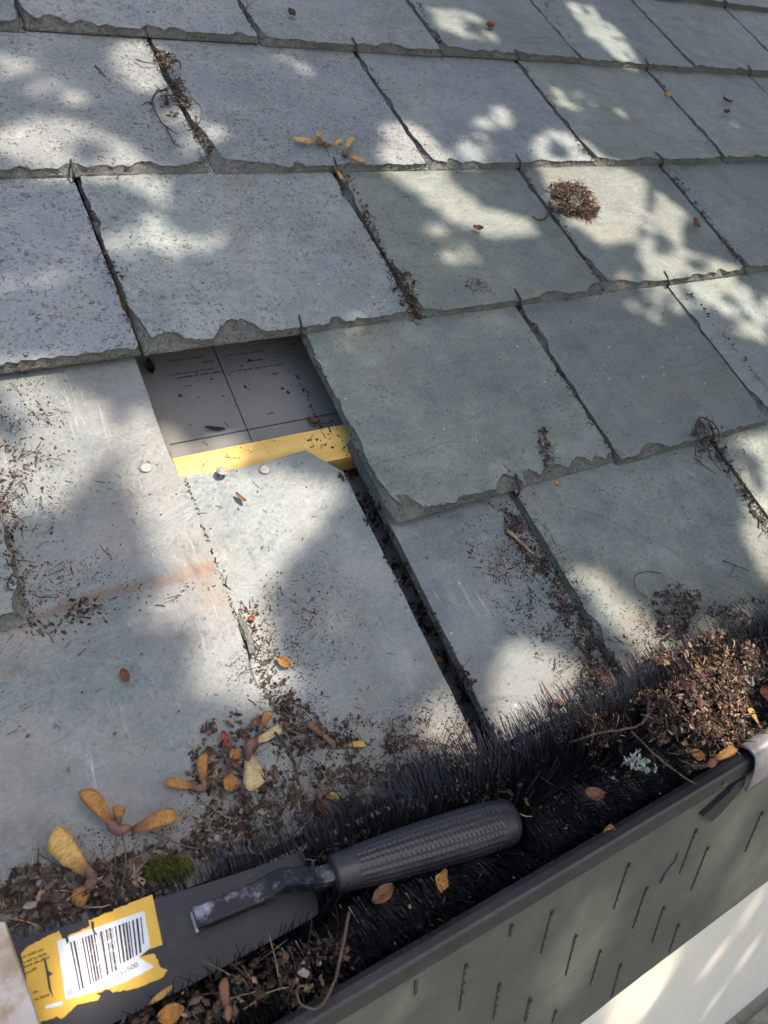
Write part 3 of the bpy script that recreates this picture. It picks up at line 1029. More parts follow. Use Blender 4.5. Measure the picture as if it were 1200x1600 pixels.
# the tang is a folded bar: flat foot welded on the blade, then a rising neck into the handle
HA = on_plane(518, 1367, P1 + BN * .016, BN)
HBp = on_plane(801, 1281, on_roof(801, 1281, .030), NR)
AX = (HBp - HA).normalized()
SDV = BN.cross(AX).normalized()
UPV = AX.cross(SDV).normalized()
foot0 = bp(306, 1441, 0); foot1 = bp(412, 1397, 0)
FX = (foot1 - foot0).normalized(); FS = BN.cross(FX).normalized()
def barmesh(stations, name, mat, bev=.0008):
    mb = MB(); vs = []
    for c, s, u, hw, hh in stations:
        for a, b in ((-hw, -hh + bev), (-hw + bev, -hh), (hw - bev, -hh), (hw, -hh + bev), (hw, hh - bev), (hw - bev, hh), (-hw + bev, hh), (-hw, hh - bev)):
            vs.append(c + s * a + u * b)
    n = 8
    fs = [(i * n + k, i * n + (k + 1) % n, (i + 1) * n + (k + 1) % n, (i + 1) * n + k) for i in range(len(stations) - 1) for k in range(n)]
    fs += [tuple(range(n - 1, -1, -1)), tuple((len(stations) - 1) * n + k for k in range(n))]
    mb.add(vs, fs)
    return tpart(mb, name, mat)
st_ = []
hfoot = .0055
st_.append((foot0 + BN * hfoot / 2 * .9, FS, BN, .0052, hfoot / 2))
st_.append((foot0 + FX * .003 + BN * hfoot / 2, FS, BN, .0058, hfoot / 2))
st_.append((foot1 - FX * .006 + BN * hfoot / 2, FS, BN, .0058, hfoot / 2 + .0003))
st_.append((foot1 + FX * .002 + BN * (hfoot * .7), FS, BN, .0062, hfoot / 2 + .0006))
e0 = foot1 + FX * .010 + BN * (hfoot * 1.3)
st_.append((e0, FS.lerp(SDV, .5).normalized(), BN.lerp(UPV, .5).normalized(), .0056, .0040))
st_.append((HA - AX * .006, SDV, UPV, .0052, .0046))
st_.append((HA + AX * .012, SDV, UPV, .0050, .0046))
barmesh(st_, 'tang', M['steel'])
# weld bead around the foot
wl = MB()
pw = []
for i in range(24):
    t_ = i / 23
    pw.append(foot0 + (foot1 - foot0) * t_ * 1.08 + FS * .0064 + BN * (.0008 + .0004 * math.sin(i * 2.3)))
wl.tube(pw, [.0013 + .0004 * math.sin(i * 1.7) for i in range(24)], 6)
pw = [foot0 - FX * .0008 + FS * (.006 - .012 * i / 6) + BN * .0008 for i in range(7)]
wl.tube(pw, .0012, 6)
tpart(wl, 'weld', M['clip'], smooth=True)
# handle: lathe with transverse ribs and long channels
HL = (HBp - HA).length
ha = MB(); NS = 160; NA = 72
for i in range(NS + 1):
    s = i / NS
    prof_ = [(0, .0118), (.01, .0128), (.06, .0132), (.2, .0152), (.4, .0170), (.6, .0181), (.75, .0184), (.88, .0180), (.95, .0176), (.975, .0166), (.99, .0145), (1, .0115)]
    for a, b in zip(prof_, prof_[1:]):
        if a[0] <= s <= b[0]:
            rr = .82 * (a[1] + (b[1] - a[1]) * (s - a[0]) / (b[0] - a[0])); break
    for k in range(NA):
        w_ = 2 * math.pi * k / NA
        r_ = rr
        if .10 < s < .88:
            chan = (k % 9)
            if chan == 0: r_ -= .0014
            else:
                r_ += .0002 * (1 if (int(i) + (chan // 3) * 2) % 4 in (0, 1) else -.6) - (.0007 if chan % 3 == 0 else 0) * min(1, (s - .10) / .03, (.88 - s) / .02)
        p = HA + AX * (HL * s) + SDV * (r_ * .98 * math.cos(w_)) + UPV * (r_ * 1.0 * math.sin(w_))
        ha.v.append(tuple(p))
for i in range(NS):
    for k in range(NA):
        k2 = (k + 1) % NA
        ha.f.append((i * NA + k, i * NA + k2, (i + 1) * NA + k2, (i + 1) * NA + k)); ha.m.append(0)
ha.f.append(tuple(range(NA - 1, -1, -1))); ha.m.append(0)
ha.f.append(tuple(NS * NA + k for k in range(NA))); ha.m.append(0)
hand = tpart(ha, 'handle', M['grip'], smooth=True)
solids.append(hand)

tools = [blade, hand]
bpy.context.view_layer.update()


def bvh_of(objs):
    vs = []; fs = []
    for o in objs:
        mw = o.matrix_world; b = len(vs)
        vs += [mw @ v.co for v in o.data.vertices]
        fs += [tuple(i + b for i in p.vertices) for p in o.data.polygons]
    return BVHTree.FromPolygons(vs, fs, epsilon=0)


# ------------------------------------------------------------------ brush in the gutter
br = empty('gutter_brush', (0.3, -.041, -.024))
tag(br, 'long black bristle brush lying in the gutter', 'brush')
BC = Vector((0, -.041, -.024))
wire = MB()
wire.tube([(-.6 + i * .02, math.sin(i * 1.1) * .0012, math.cos(i * 1.1) * .0012) for i in range(110)], .0022, 6)
o = wire.build('wire_core', M['hook'], br); o.location = (-.3, 0, 0)
bs = MB()
BR = 0.058
nb = 30000
TOOLS = bvh_of(tools)
for i in range(nb):
    x = rng.uniform(-.16, 1.05)
    # tufts bunch and lean together
    th_ = rng.uniform(R(-15), R(205))
    cl = noise.noise(Vector((x * 30, th_ * 3, 0)))
    cl2 = noise.noise(Vector((x * 30, th_ * 3, 9)))
    rr = BR * rng.uniform(.74, 1.12) * (1 + .08 * cl)
    th2 = th_ + cl * .22
    dirv = Vector((cl2 * .45 + rng.uniform(-.22, .22), math.cos(th2), math.sin(th2))).normalized()
    # keep inside the gutter front and floor
    if dirv.y < 0:
        lim = (GY + .0065 - BC.y) / dirv.y
        rr = min(rr, lim * (1 if BC.z + dirv.z * rr < .012 else 1.15))
    if dirv.z < 0: rr = min(rr, (-.088 - BC.z) / dirv.z)
    e_ = Vector((x, BC.y, BC.z)) + dirv * rr
    over = None
    if e_.y > -.003 and e_.z < e_.y * .70 + .006:
        if e_.z > -.012 and rng.random() < .8:
            yy_ = min(e_.y, .014) + rng.uniform(-.004, .004)
            over = Vector((e_.x, yy_, max(yy_, 0) * .70 + rng.uniform(.005, .014)))
        else: rr = min(rr, (-.004 - BC.y) / dirv.y)
    hp = TOOLS.ray_cast(Vector((x, BC.y, BC.z)), dirv, rr * 1.05)
    if hp[0] is not None: rr = max(.006, hp[3] * .92)
    p0 = Vector((x, BC.y, BC.z)) + dirv * rr * .35
    side = Vector((rng.uniform(-1, 1), rng.uniform(-1, 1), rng.uniform(-1, .4))) * rr * .07
    p1 = Vector((x, BC.y, BC.z)) + dirv * rr * .7 + side * .35
    p2 = Vector((x, BC.y, BC.z)) + dirv * rr + side
    if over is not None:
        c0 = Vector((x, BC.y, BC.z)); p1 = c0.lerp(over, .6) + Vector((0, -.002, .004)); p2 = over
    r_ = rng.uniform(.00030, .00044)
    bs.tube([p0, p1, p2], [r_, r_, r_ * .5], 3, cap=False)
# the front of the brush is combed over towards the lip
for i in range(9000):
    x = rng.uniform(-.16, 1.05)
    cl = noise.noise(Vector((x * 35, 5, 0))); cl2 = noise.noise(Vector((x * 60, 9, 3)))
    q = rng.random()
    c0 = Vector((x, -.041 - .012 * q, -.012 + .016 * (1 - q)))
    dx = .010 + cl * .012 + rng.uniform(-.006, .006)
    ye = GY + rng.uniform(.0075, .020)
    p2 = Vector((x + dx, ye, -.022 + rng.uniform(-.006, .006) + cl2 * .004))
    p1 = Vector((x + dx * .45, (c0.y + ye) / 2 - .004, .004 + .012 * (1 - q) + cl2 * .006 + rng.uniform(-.004, .004)))
    pts_ = bez(c0, p1 + (p1 - (c0 + p2) / 2) * .6, p2, 3)
    if TOOLS.ray_cast(pts_[0], pts_[1] - pts_[0], .012)[0] is not None or TOOLS.ray_cast(pts_[1], NR, .05)[0] is not None and rng.random() < .5: continue
    if any((lambda h_: h_[0] is not None and h_[3] < (b_ - a_).length)(TOOLS.ray_cast(a_, b_ - a_, .05)) for a_, b_ in zip(pts_, pts_[1:])): continue
    r_ = rng.uniform(.00028, .00042)
    bs.tube(pts_, [r_, r_, r_ * .9, r_ * .5], 3, cap=False)
o = bs.build('bristles', M['bristle'], br)
o.location = -br.location
tag(o, kind='stuff')
brush_obj = o

# pale lath end at the corner of the view
lt = MB()
lo = [on_roof(x, y, .050) for x, y in ((-60, 1452), (6, 1440), (22, 1490), (40, 1540), (62, 1605), (75, 1660), (-60, 1700))]
lt.prism([p - NR * .008 for p in lo], NR * .008)
lo_ = lt.build('wooden_lath', M['lath'], origin=lo[1])
tag(lo_, 'blurred pale wooden lath end lying across the trowel blade', 'lath')

# ------------------------------------------------------------------ collision surface for loose bits
bpy.context.view_layer.update()


# concave n-gons are triangulated by BVH; brush stands in as a smooth body
cyl = MB()
cyl.tube([(-.2, BC.y, BC.z), (1.1, BC.y, BC.z)], .043, 24)
cyo = bpy.data.meshes.new('tmp'); cyo.from_pydata(cyl.v, [], cyl.f)
cv = [Vector(v.co) for v in cyo.vertices]; cf = [tuple(p.vertices) for p in cyo.polygons]
bpy.data.meshes.remove(cyo)
TREE_A = bvh_of(solids)
vs = []; fs = []
for o in solids:
    mw = o.matrix_world; b = len(vs)
    vs += [mw @ v.co for v in o.data.vertices]
    fs += [tuple(i + b for i in p.vertices) for p in o.data.polygons]
b = len(vs)
vs += cv; fs += [tuple(i + b for i in f) for f in cf]
TREE_B = BVHTree.FromPolygons(vs, fs, epsilon=0)


def hit(px, py):
    p, n, i, d = TREE_B.ray_cast(CAM, ray(px, py), 5)
    if p is None:
        p = on_roof(px, py, 0); n = NR.copy()
    if n.dot(CAM - p) < 0: n = -n
    return p, n


def drop(p):
    """settle a point on what lies under it, seen along the roof normal"""
    q, n, i, d = TREE_B.ray_cast(p + NR * .12, -NR, 1)
    return (q, n) if q is not None else (p, NR.copy())


def rv(s=1.0, g_=rng):
    return Vector((g_.uniform(-s, s), g_.uniform(-s, s), g_.uniform(-s, s)))


# ------------------------------------------------------------------ loose bits: builders
DEB = ['deb_black', 'deb_dark', 'deb_brown', 'deb_red', 'deb_tan', 'deb_grey']
DMATS = [M[d] for d in DEB]


def crumb(mb, p, n, s, mi):
    a = n.orthogonal().normalized()
    a = (Matrix.Rotation(rng.uniform(0, 6.28), 3, n) @ a); b = n.cross(a)
    vs = []
    k = 5
    for i in range(k):
        w_ = 6.283 * i / k
        r_ = s * rng.uniform(.6, 1.1)
        vs.append(p + a * math.cos(w_) * r_ + b * math.sin(w_) * r_ * rng.uniform(.5, .9) + n * s * rng.uniform(-.1, .4))
    vs.append(p + n * s * rng.uniform(.5, 1.1) + rv(s * .2))
    mb.add(vs, [(i, (i + 1) % k, k) for i in range(k)], mi)


def flake(mb, p, n, s, mi):
    """small curled scrap of leaf"""
    d = rv(1); d = (d - n * d.dot(n) * .6).normalized()
    b = (n + rv(.7)).cross(d).normalized(); nn = d.cross(b)
    c = rng.uniform(-.35, .35) * s
    w_ = s * rng.uniform(.35, .7)
    vs = [p - d * s, p - d * s * .2 + b * w_ + nn * c, p + d * s * .9 + b * w_ * .3 + nn * c * .3, p + d * s * .5 - b * w_ * .8 + nn * c, p - d * s * .5 - b * w_ * .6 + nn * c]
    vs = [q + n * s * .35 for q in vs]
    mb.add(vs + [p + n * s * .35 - nn * c * .4], [(0, 1, 5), (1, 2, 5), (2, 3, 5), (3, 4, 5), (4, 0, 5)], mi)


def fibre(mb, p, n, L_, r_, mi, lift=.5, segs=4):
    d = rv(1); d = (d - n * d.dot(n) * .8).normalized()
    pts = []; q = p + n * r_ * 1.5
    cur = rv(1); cur = (cur - n * cur.dot(n) * .8) * rng.uniform(.1, .6)
    for i in range(segs + 1):
        pts.append(q + n * lift * L_ * .25 * math.sin(math.pi * i / segs))
        d = (d + cur * (1.2 / segs) + rv(.15)).normalized()
        q = q + d * L_ / segs
    mb.tube(pts, [r_] * segs + [r_ * .4], 3, mi, cap=False)


def litter(mb, cx, cy, rx, ry, ang, n, size=(.0008, .0022), mix=(4, 5, 4, 1, 1, 1), fib=.25, flk=.25, pile=0.0, fall=1.0, flen=(.006, .02), on_tool=False, lift=0.0):
    """scatter loose bits over an elliptical area of the surface seen at (cx, cy)"""
    ca, sa = math.cos(R(ang)), math.sin(R(ang))
    tot = sum(mix)
    for _ in range(n):
        w_ = rng.uniform(0, 6.283); q = rng.random() ** (.5 * fall)
        irr = 1 + .55 * noise.noise(Vector((math.cos(w_) * 1.6 + cx, math.sin(w_) * 1.6 + cy, 3)))
        ex, ey = rx * q * math.cos(w_) * irr, ry * q * math.sin(w_) * irr
        px, py = cx + ex * ca - ey * sa, cy + ex * sa + ey * ca
        if noise.noise(Vector((px * .03, py * .03, 4))) + .5 * noise.noise(Vector((px * .09, py * .09, 8))) < -.12 and rng.random() < .8: continue
        if not on_tool and TOOLS.ray_cast(CAM, ray(px, py), 5)[0] is not None: continue
        p, nn = hit(px, py)
        if p.y < GY + .004: continue
        p = p + NR * (pile * max(0, 1 - q) * rng.random() + (lift * (1 - .5 * q) if p.y < .012 else lift * .35 * (1 - q)))
        x = rng.uniform(0, tot); mi = 0
        while x > mix[mi]: x -= mix[mi]; mi += 1
        s = .8 * math.exp(rng.uniform(math.log(size[0] * .45), math.log(size[1] * 1.25)))
        t_ = rng.random()
        if t_ < fib * (.7 if pile > .02 else .4): fibre(mb, p, NR, .7 * rng.uniform(*flen), rng.uniform(.00018, .00038), min(mi, 4), rng.uniform(.0, .6))
        elif t_ < fib + flk: flake(mb, p, NR, s * 1.5, mi)
        else: crumb(mb, p, (NR + rv(.4)).normalized(), s, mi)


# ------------------------------------------------------------------ gutter and slate litter, uncountable
db = MB()
L = lambda *a, **k: litter(db, *a, **k)
L(150, 1385, 175, 42, -17, 1500, (.0010, .0030), (4, 6, 5, 1, 1.3, 1.5), .28, .3, .012, flen=(.008, .03))
L(60, 1400, 70, 40, -10, 500, (.0012, .0034), (3, 6, 5, 1, 2, 1.5), .28, .35, .012, flen=(.008, .03))
L(385, 1255, 85, 60, -15, 1100, (.0008, .0024), (4, 6, 4, 1, .6, 2), .25, .25, .006)
L(335, 1310, 60, 30, -10, 420, (.0008, .0024), (4, 5, 4, 1, .6, 2), .25, .25, .005)
L(350, 1180, 75, 42, -45, 520, (.0010, .0026), (2, 4, 5, 3, 2.0, .8), .22, .4, .008)
L(445, 1105, 26, 62, -25, 460, (.0008, .0022), (4, 5, 4, 1.5, .8, 1), .2, .3, .006)
L(480, 1150, 65, 45, 20, 600, (.0007, .0020), (5, 5, 4, 1, .5, 1), .3, .2, .005)
L(600, 1180, 150, 50, 8, 2400, (.0006, .0016), (4, 5, 5, 1, .5, 1.2), .2, .15, .002)
L(690, 1135, 70, 40, 10, 700, (.0005, .0013), (4, 4, 4, .5, .3, 1), .1, .1, 0)
L(520, 1270, 70, 80, 0, 700, (.0009, .0026), (4, 5, 5, 2, .8, 1), .3, .3, .008)
L(640, 1240, 60, 30, -15, 300, (.0009, .0026), (4, 5, 5, 2, .8, 1), .3, .3, .005)
L(400, 1000, 22, 70, -22, 380, (.0006, .0016), (3, 4, 5, 2, .8, 1), .15, .2, .001)
L(450, 960, 70, 80, 20, 520, (.0004, .0011), (2, 4, 5, 2, .6, .6), .1, .1, 0)
# gap between the two exposed slates
for t_ in range(9):
    q = t_ / 8
    L(580 + 185 * q, 800 + 350 * q, 16, 34, -25, 110, (.001, .003), (7, 6, 2, .6, .3, .3), .25, .3, .006)
# beside the next full slate
for t_ in range(8):
    q = t_ / 7
    L(800 + 130 * q, 815 + 210 * q, 16 + 8 * q, 30, -30, 190, (.0008, .0021), (5, 6, 4, .6, .4, .6), .2, .2, .003)
    L(775 + 135 * q, 840 + 190 * q, 60, 40, -30, 260, (.0004, .0013), (5, 6, 4, .4, .3, .8), .12, .1, 0)
L(945, 1080, 40, 60, -15, 700, (.0008, .0024), (4, 6, 4, 1, .8, 1), .25, .25, .005)
L(905, 1130, 80, 30, -12, 500, (.0006, .0018), (4, 6, 4, 1, .8, 1), .2, .2, .003)
L(1052, 955, 32, 52, 12, 900, (.0007, .0019), (6, 6, 3, .4, .4, .6), .3, .15, .006)
L(1160, 962, 52, 26, -5, 800, (.0007, .0019), (6, 6, 3, .4, .4, .6), .3, .15, .006)
L(1050, 1010, 110, 60, -10, 700, (.0005, .0014), (5, 6, 4, .6, .4, .8), .15, .1, 0)
L(1085, 1075, 100, 80, -25, 4200, (.0008, .0026), (2, 4, 6, 4, 3, 1), .25, .45, .020, lift=.013)
L(1120, 1150, 70, 45, -25, 1300, (.0008, .0024), (3, 4, 6, 3, 3, 1.2), .2, .45, .016)
L(1105, 1045, 85, 55, -20, 2600, (.0008, .0026), (2, 4, 6, 4, 3, 1), .3, .4, .026, lift=.016)
L(990, 1150, 85, 60, -20, 450, (.0008, .0026), (5, 6, 5, 1, .7, 1.2), .3, .3, .014)
L(1160, 1060, 60, 50, 0, 1000, (.0008, .0026), (4, 5, 5, 2, 1.6, 1.5), .2, .4, .014)
L(880, 1215, 250, 70, -22, 140, (.0008, .0024), (5, 6, 5, .8, .5, .6), .35, .3, .010)
L(820, 1400, 330, 75, -30, 220, (.0006, .0016), (3, 5, 4, .6, .8, 1), .3, .3, .004)
L(330, 1560, 150, 45, -25, 450, (.0010, .0030), (5, 6, 4, 1, .8, .8), .35, .35, .012, flen=(.008, .03))
L(480, 1530, 70, 60, -25, 300, (.0010, .0026), (5, 6, 4, 1, .6, .6), .4, .3, .010, flen=(.008, .03))
# left exposed slate
L(40, 690, 55, 95, 0, 420, (.0004, .0014), (3, 4, 5, 2.5, .8, .8), .25, .35, .001)
L(45, 850, 55, 85, 0, 260, (.0004, .0012), (5, 5, 4, 1, .5, .6), .2, .2, .0)
L(15, 790, 22, 120, 0, 300, (.0006, .0018), (4, 5, 4, 1, .5, .6), .2, .2, .002)
L(105, 965, 70, 26, -15, 220, (.0006, .0022), (6, 5, 3, .5, .3, .4), .15, .2, .0)
L(250, 930, 140, 20, -16, 160, (.0004, .0012), (5, 5, 3, .5, .3, .6), .1, .1, 0)
# in the hole
L(400, 600, 120, 70, -8, 70, (.0006, .0024), (9, 4, 1, .2, .3, .2), .12, .2, 0)
L(505, 690, 30, 30, -8, 60, (.0006, .0020), (6, 5, 2, .2, .1, .1), .12, .2, 0)
L(400, 700, 120, 14, -11, 60, (.0004, .0012), (6, 5, 2, .2, .1, .1), .1, .1, 0)
L(545, 745, 14, 12, 0, 90, (.001, .003), (8, 5, 2, .2, .1, .1), .1, .3, .006)
# joints
def joint(x0, y0, x1, y1, wd_, n, **k):
    m_ = max(2, int(math.hypot(x1 - x0, y1 - y0) / 22))
    ang = math.degrees(math.atan2(y1 - y0, x1 - x0))
    for i in range(m_):
        q = (i + .5) / m_
        L(x0 + (x1 - x0) * q, y0 + (y1 - y0) * q, 15, wd_, ang, n // m_, **k)
jk = dict(size=(.0007, .0021), mix=(5, 6, 4, 1.2, .6, .8), fib=.3, flk=.25)
joint(290, 748, 418, 1100, 2.5, 420, pile=.0005, size=(.0005, .0013), mix=(6, 6, 4, 1, .5, .8), fib=.15, flk=.15)
joint(236, 62, 328, 240, 8, 650, pile=.004, **jk)
joint(538, 275, 652, 500, 8, 650, pile=.003, **jk)
joint(622, 430, 658, 505, 11, 160, pile=.004, **jk)
joint(815, 265, 950, 455, 4, 140, **jk)
joint(1042, 262, 1165, 420, 6, 300, pile=.002, **jk)
joint(822, 105, 925, 255, 4, 120, **jk)
joint(565, 85, 670, 255, 3, 70, **jk)
joint(1022, 120, 1140, 258, 4, 140, **jk)
joint(378, 5, 405, 62, 5, 80, **jk)
joint(650, 0, 695, 82, 5, 80, **jk)
joint(850, 0, 915, 100, 3, 50, **jk)
joint(815, 485, 880, 590, 5, 120, **jk)
joint(880, 590, 960, 715, 3, 60, **jk)
joint(1070, 450, 1200, 610, 4, 120, **jk)
joint(1105, 680, 1200, 830, 9, 600, pile=.004, **jk)
joint(122, 285, 190, 440, 4, 110, **jk)
joint(160, 380, 175, 430, 6, 60, **jk)
# fine silt that feathers the litter into the slate
def silt(cx, cy, rx, ry, ang, n):
    litter(db, cx, cy, rx, ry, ang, n, (.0005, .0008), (4, 5, 4, .6, .3, .8), .02, .05, 0, 1.3)
for a_ in ((600, 1185, 190, 70, 8, 5000), (430, 1080, 60, 110, -25, 2200), (400, 1270, 140, 80, -15, 3500), (150, 1360, 210, 60, -17, 2500), (860, 950, 70, 150, -30, 5000), (930, 1090, 80, 60, -20, 1800),
           (1060, 980, 130, 70, -10, 3500), (40, 720, 70, 130, 0, 2200), (110, 920, 110, 60, -10, 1600), (820, 860, 50, 60, -30, 1200), (690, 1130, 80, 50, 10, 1500), (480, 980, 90, 90, 20, 1500), (1130, 720, 50, 60, 30, 800)):
    silt(*a_)
# dark grit packed in every joint
for k_, tv, js in COURSES + [(0, .01, [.808, 1.338, 1.863, 2.383])]:
    nxt = tv + .42
    for u in js:
        if u is None or u < -.1 or u > 2.7: continue
        cl_ = rng.uniform(0, 50)
        for _ in range(150):
            v = tv + (nxt - tv) * rng.random()
            if noise.noise(Vector((v * 9, cl_, 0))) < -.15 and rng.random() < .6: continue
            p = roof(u * UM + rng.gauss(0, .0016), v * UM, 0)
            q, nn = drop(p)
            q = q + NR * rng.uniform(0, .003)
            if rng.random() < .25: fibre(db, q, NR, rng.uniform(.003, .010), .00026, rng.choice([0, 1, 1, 2]), .3)
            else: crumb(db, q, (NR + rv(.3)).normalized(), rng.uniform(.0005, .0015), rng.choice([0, 0, 0, 1, 1, 2]))
# sparse crumbs everywhere on the slates
for _ in range(900):
    px, py = rng.uniform(0, 1200), rng.uniform(0, 1150)
    p, nn = hit(px, py)
    if rng.random() < .75: crumb(db, p, NR, rng.uniform(.0004, .0011), rng.choice([0, 0, 1, 1, 2, 5]))
    elif rng.random() < .6: fibre(db, p, NR, rng.uniform(.003, .009), .00022, rng.choice([0, 1, 2]), .2)
    else: flake(db, p, NR, rng.uniform(.001, .002), rng.choice([1, 2, 3]))
o = db.build('plant_litter', DMATS)
tag(o, 'brown crumbs and rootlets strewn over slates, joints and gutter', 'litter', kind='stuff')


# clumps that can be told apart
def clump(name, label, cat, cx, cy, rx, ry, ang, n, mix, pile, fib, flk, size=(.0008, .0024), flen=(.008, .022), mats=None):
    mb = MB()
    litter(mb, cx, cy, rx, ry, ang, n, size, mix, fib, flk, pile, .9, flen)
    p, nn = hit(cx, cy)
    o = mb.build(name, mats or DMATS, origin=p)
    tag(o, label, cat, 'clumps of dead moss and roots on slates')
    return o


clump('debris_clump', 'reddish brown clump of dead moss lodged in a joint on sunlit slate', 'debris', 890, 316, 42, 25, 22, 2300, (2, 5, 6, 4, 2.0, .6), .030, .5, .35, (.001, .0026))
clump('debris_clump', 'matted brown rootlets under the hook in the upper joint', 'debris', 262, 110, 16, 44, -28, 420, (3, 5, 6, 3, 1, 1), .008, .45, .2)
clump('debris_clump', 'dark tuft of rootlets sprawling beside the upper joint', 'debris', 268, 158, 32, 20, 10, 240, (5, 6, 3, 1, .3, .8), .006, .6, .1)
clump('debris_clump', 'brown moss plug at the foot of the joint above the hole', 'debris', 632, 458, 20, 36, -25, 420, (4, 5, 5, 2, 1.2, 1), .010, .3, .3)
clump('debris_clump', 'small brown shred stuck flat on the slate right of the hole', 'debris', 851, 697, 10, 32, -12, 170, (2, 5, 5, 2, 1, .6), .003, .2, .5)
clump('debris_clump', 'grey brown root clump hanging over the slate tail above the gutter bend', 'debris', 1108, 686, 26, 30, -20, 300, (3, 5, 5, 2.5, .8, 1), .010, .5, .2)
clump('debris_clump', 'tan flat scrap of dried moss below the middle slate row', 'debris', 745, 445, 22, 12, 10, 130, (1, 3, 4, 1, 3, 2), .002, .2, .4, (.0006, .0014))
mm = MB()
for _ in range(420):
    w_ = rng.uniform(0, 6.283); q = rng.random() ** .5
    p, nn = hit(262 + 36 * q * math.cos(w_), 1358 + 16 * q * math.sin(w_))
    p = p + NR * .004 * (1 - q)
    for _k in range(2):
        d = (NR + rv(.8)).normalized()
        mm.tube([p, p + d * .003, p + d * .005 + rv(.001)], [.0005, .0005, .0002], 3, 0, False)
o = mm.build('moss_clump', [M['moss']], origin=hit(262, 1358)[0])
tag(o, 'small bright green moss cushion above the trowel blade', 'moss')


# lichen tufts
def lichen(cx, cy, rx, ry, label, n=60, ang=25):
    mb = MB()
    ca, sa = math.cos(R(ang)), math.sin(R(ang))
    for _ in range(n):
        w_ = rng.uniform(0, 6.283); q = rng.random() ** .5
        ex, ey = rx * q * math.cos(w_), ry * q * math.sin(w_)
        p, nn = hit(cx + ex * ca - ey * sa, cy + ex * sa + ey * ca)
        p = p + NR * .010
        flake(mb, p, NR, rng.uniform(.0015, .0032), 0)
        d = (NR * .6 + rv(1)).normalized()
        mb.tube([p, p + d * .003 + rv(.001), p + d * .006 + rv(.0015)], [.0008, .0006, .0003], 4, 0, False)
    o = mb.build('lichen_tuft', [M['lichen_tuft']], origin=hit(cx, cy)[0])
    tag(o, label, 'lichen')


lichen(985, 1200, 26, 9, 'pale grey green lichen shred on the black brush bristles', 22)
lichen(1152, 1062, 20, 14, 'pale lichen tuft in the sunlit debris heap', 18)


# seeds
def wing_mesh(mb, uv, pn, pt, width, curl=.15, up=NR, side=0, narrow=.35, torn=None, mi=0):
    """samara wing from the nut pn to the tip pt: thick straight back edge and a rounded front edge"""
    d = pt - pn; L_ = d.length; d.normalize()
    s = up.cross(d).normalized()
    if side: s = -s
    n = 10; k = 4
    base = len(mb.v)
    vs = []; uvs = []
    bend = up * curl * L_
    for i in range(n + 1):
        t_ = i / n
        c = pn + d * L_ * t_ + bend * math.sin(math.pi * t_) * .5
        wf = narrow + (1 - narrow) * math.sin(min(1, t_ * 1.25) * math.pi / 2) ** 1.2
        if t_ > .72: wf *= math.sqrt(max(0.0, 1 - ((t_ - .72) / .285) ** 2))
        back = -.28 * width * wf
        for j in range(k + 1):
            e = j / k
            x = back + width * wf * e * (1 + (.16 * noise.noise(Vector((t_ * 8, pn.x * 500, pn.z * 500))) if j == k else 0))
            z = math.sin(e * math.pi) * width * .05 - e * width * .1 + noise.noise(Vector((t_ * 4 + pn.x * 300, e * 3, pn.y * 300))) * width * .22
            if torn and e > .8: x -= width * .22 * abs(noise.noise(Vector((t_ * 13, torn, 1)))) * 2
            vs.append(c + s * x + up * z); uvs.append((t_, e))
    fs = [(i * (k + 1) + j, (i + 1) * (k + 1) + j, (i + 1) * (k + 1) + j + 1, i * (k + 1) + j + 1) for i in range(n) for j in range(k)]
    mb.add(vs, fs, mi)
    uv += uvs


def finish_wing(mb, uv, name, mats, parent, origin):
    o = mb.build(name, mats, parent, smooth=True)
    me = o.data
    ul_ = me.uv_layers.new(name='UVMap')
    for lp_ in me.loops:
        ul_.data[lp_.index].uv = uv[lp_.vertex_index]
    sm_ = o.modifiers.new('thick', 'SOLIDIFY'); sm_.thickness = .0002; sm_.offset = 0
    o.location = -Vector(origin)
    return o


def nut_mesh(mb, c, d, r_, L_):
    d = d.normalized(); a = d.orthogonal().normalized(); b = d.cross(a)
    vs = []; fs = []; n = 8; m_ = 10
    for i in range(n + 1):
        t_ = i / n; rr = r_ * max(.12, math.sin(math.pi * (.06 + .88 * t_)))
        for k in range(m_):
            w_ = 6.283 * k / m_
            q = c + d * (t_ - .5) * L_ + (a * math.cos(w_) * rr + b * math.sin(w_) * rr * .75)
            vs.append(q + rv(r_ * .05))
    for i in range(n):
        for k in range(m_):
            k2 = (k + 1) % m_
            fs.append((i * m_ + k, i * m_ + k2, (i + 1) * m_ + k2, (i + 1) * m_ + k))
    fs += [tuple(range(m_ - 1, -1, -1)), tuple(n * m_ + k for k in range(m_))]
    mb.add(vs, fs)


def above(px, py, h):
    """point h above the surface seen at the pixel, kept on that line of sight"""
    p, n = hit(px, py)
    r = ray(px, py)
    return p - r * (h / max(.3, abs(r.dot(NR))))


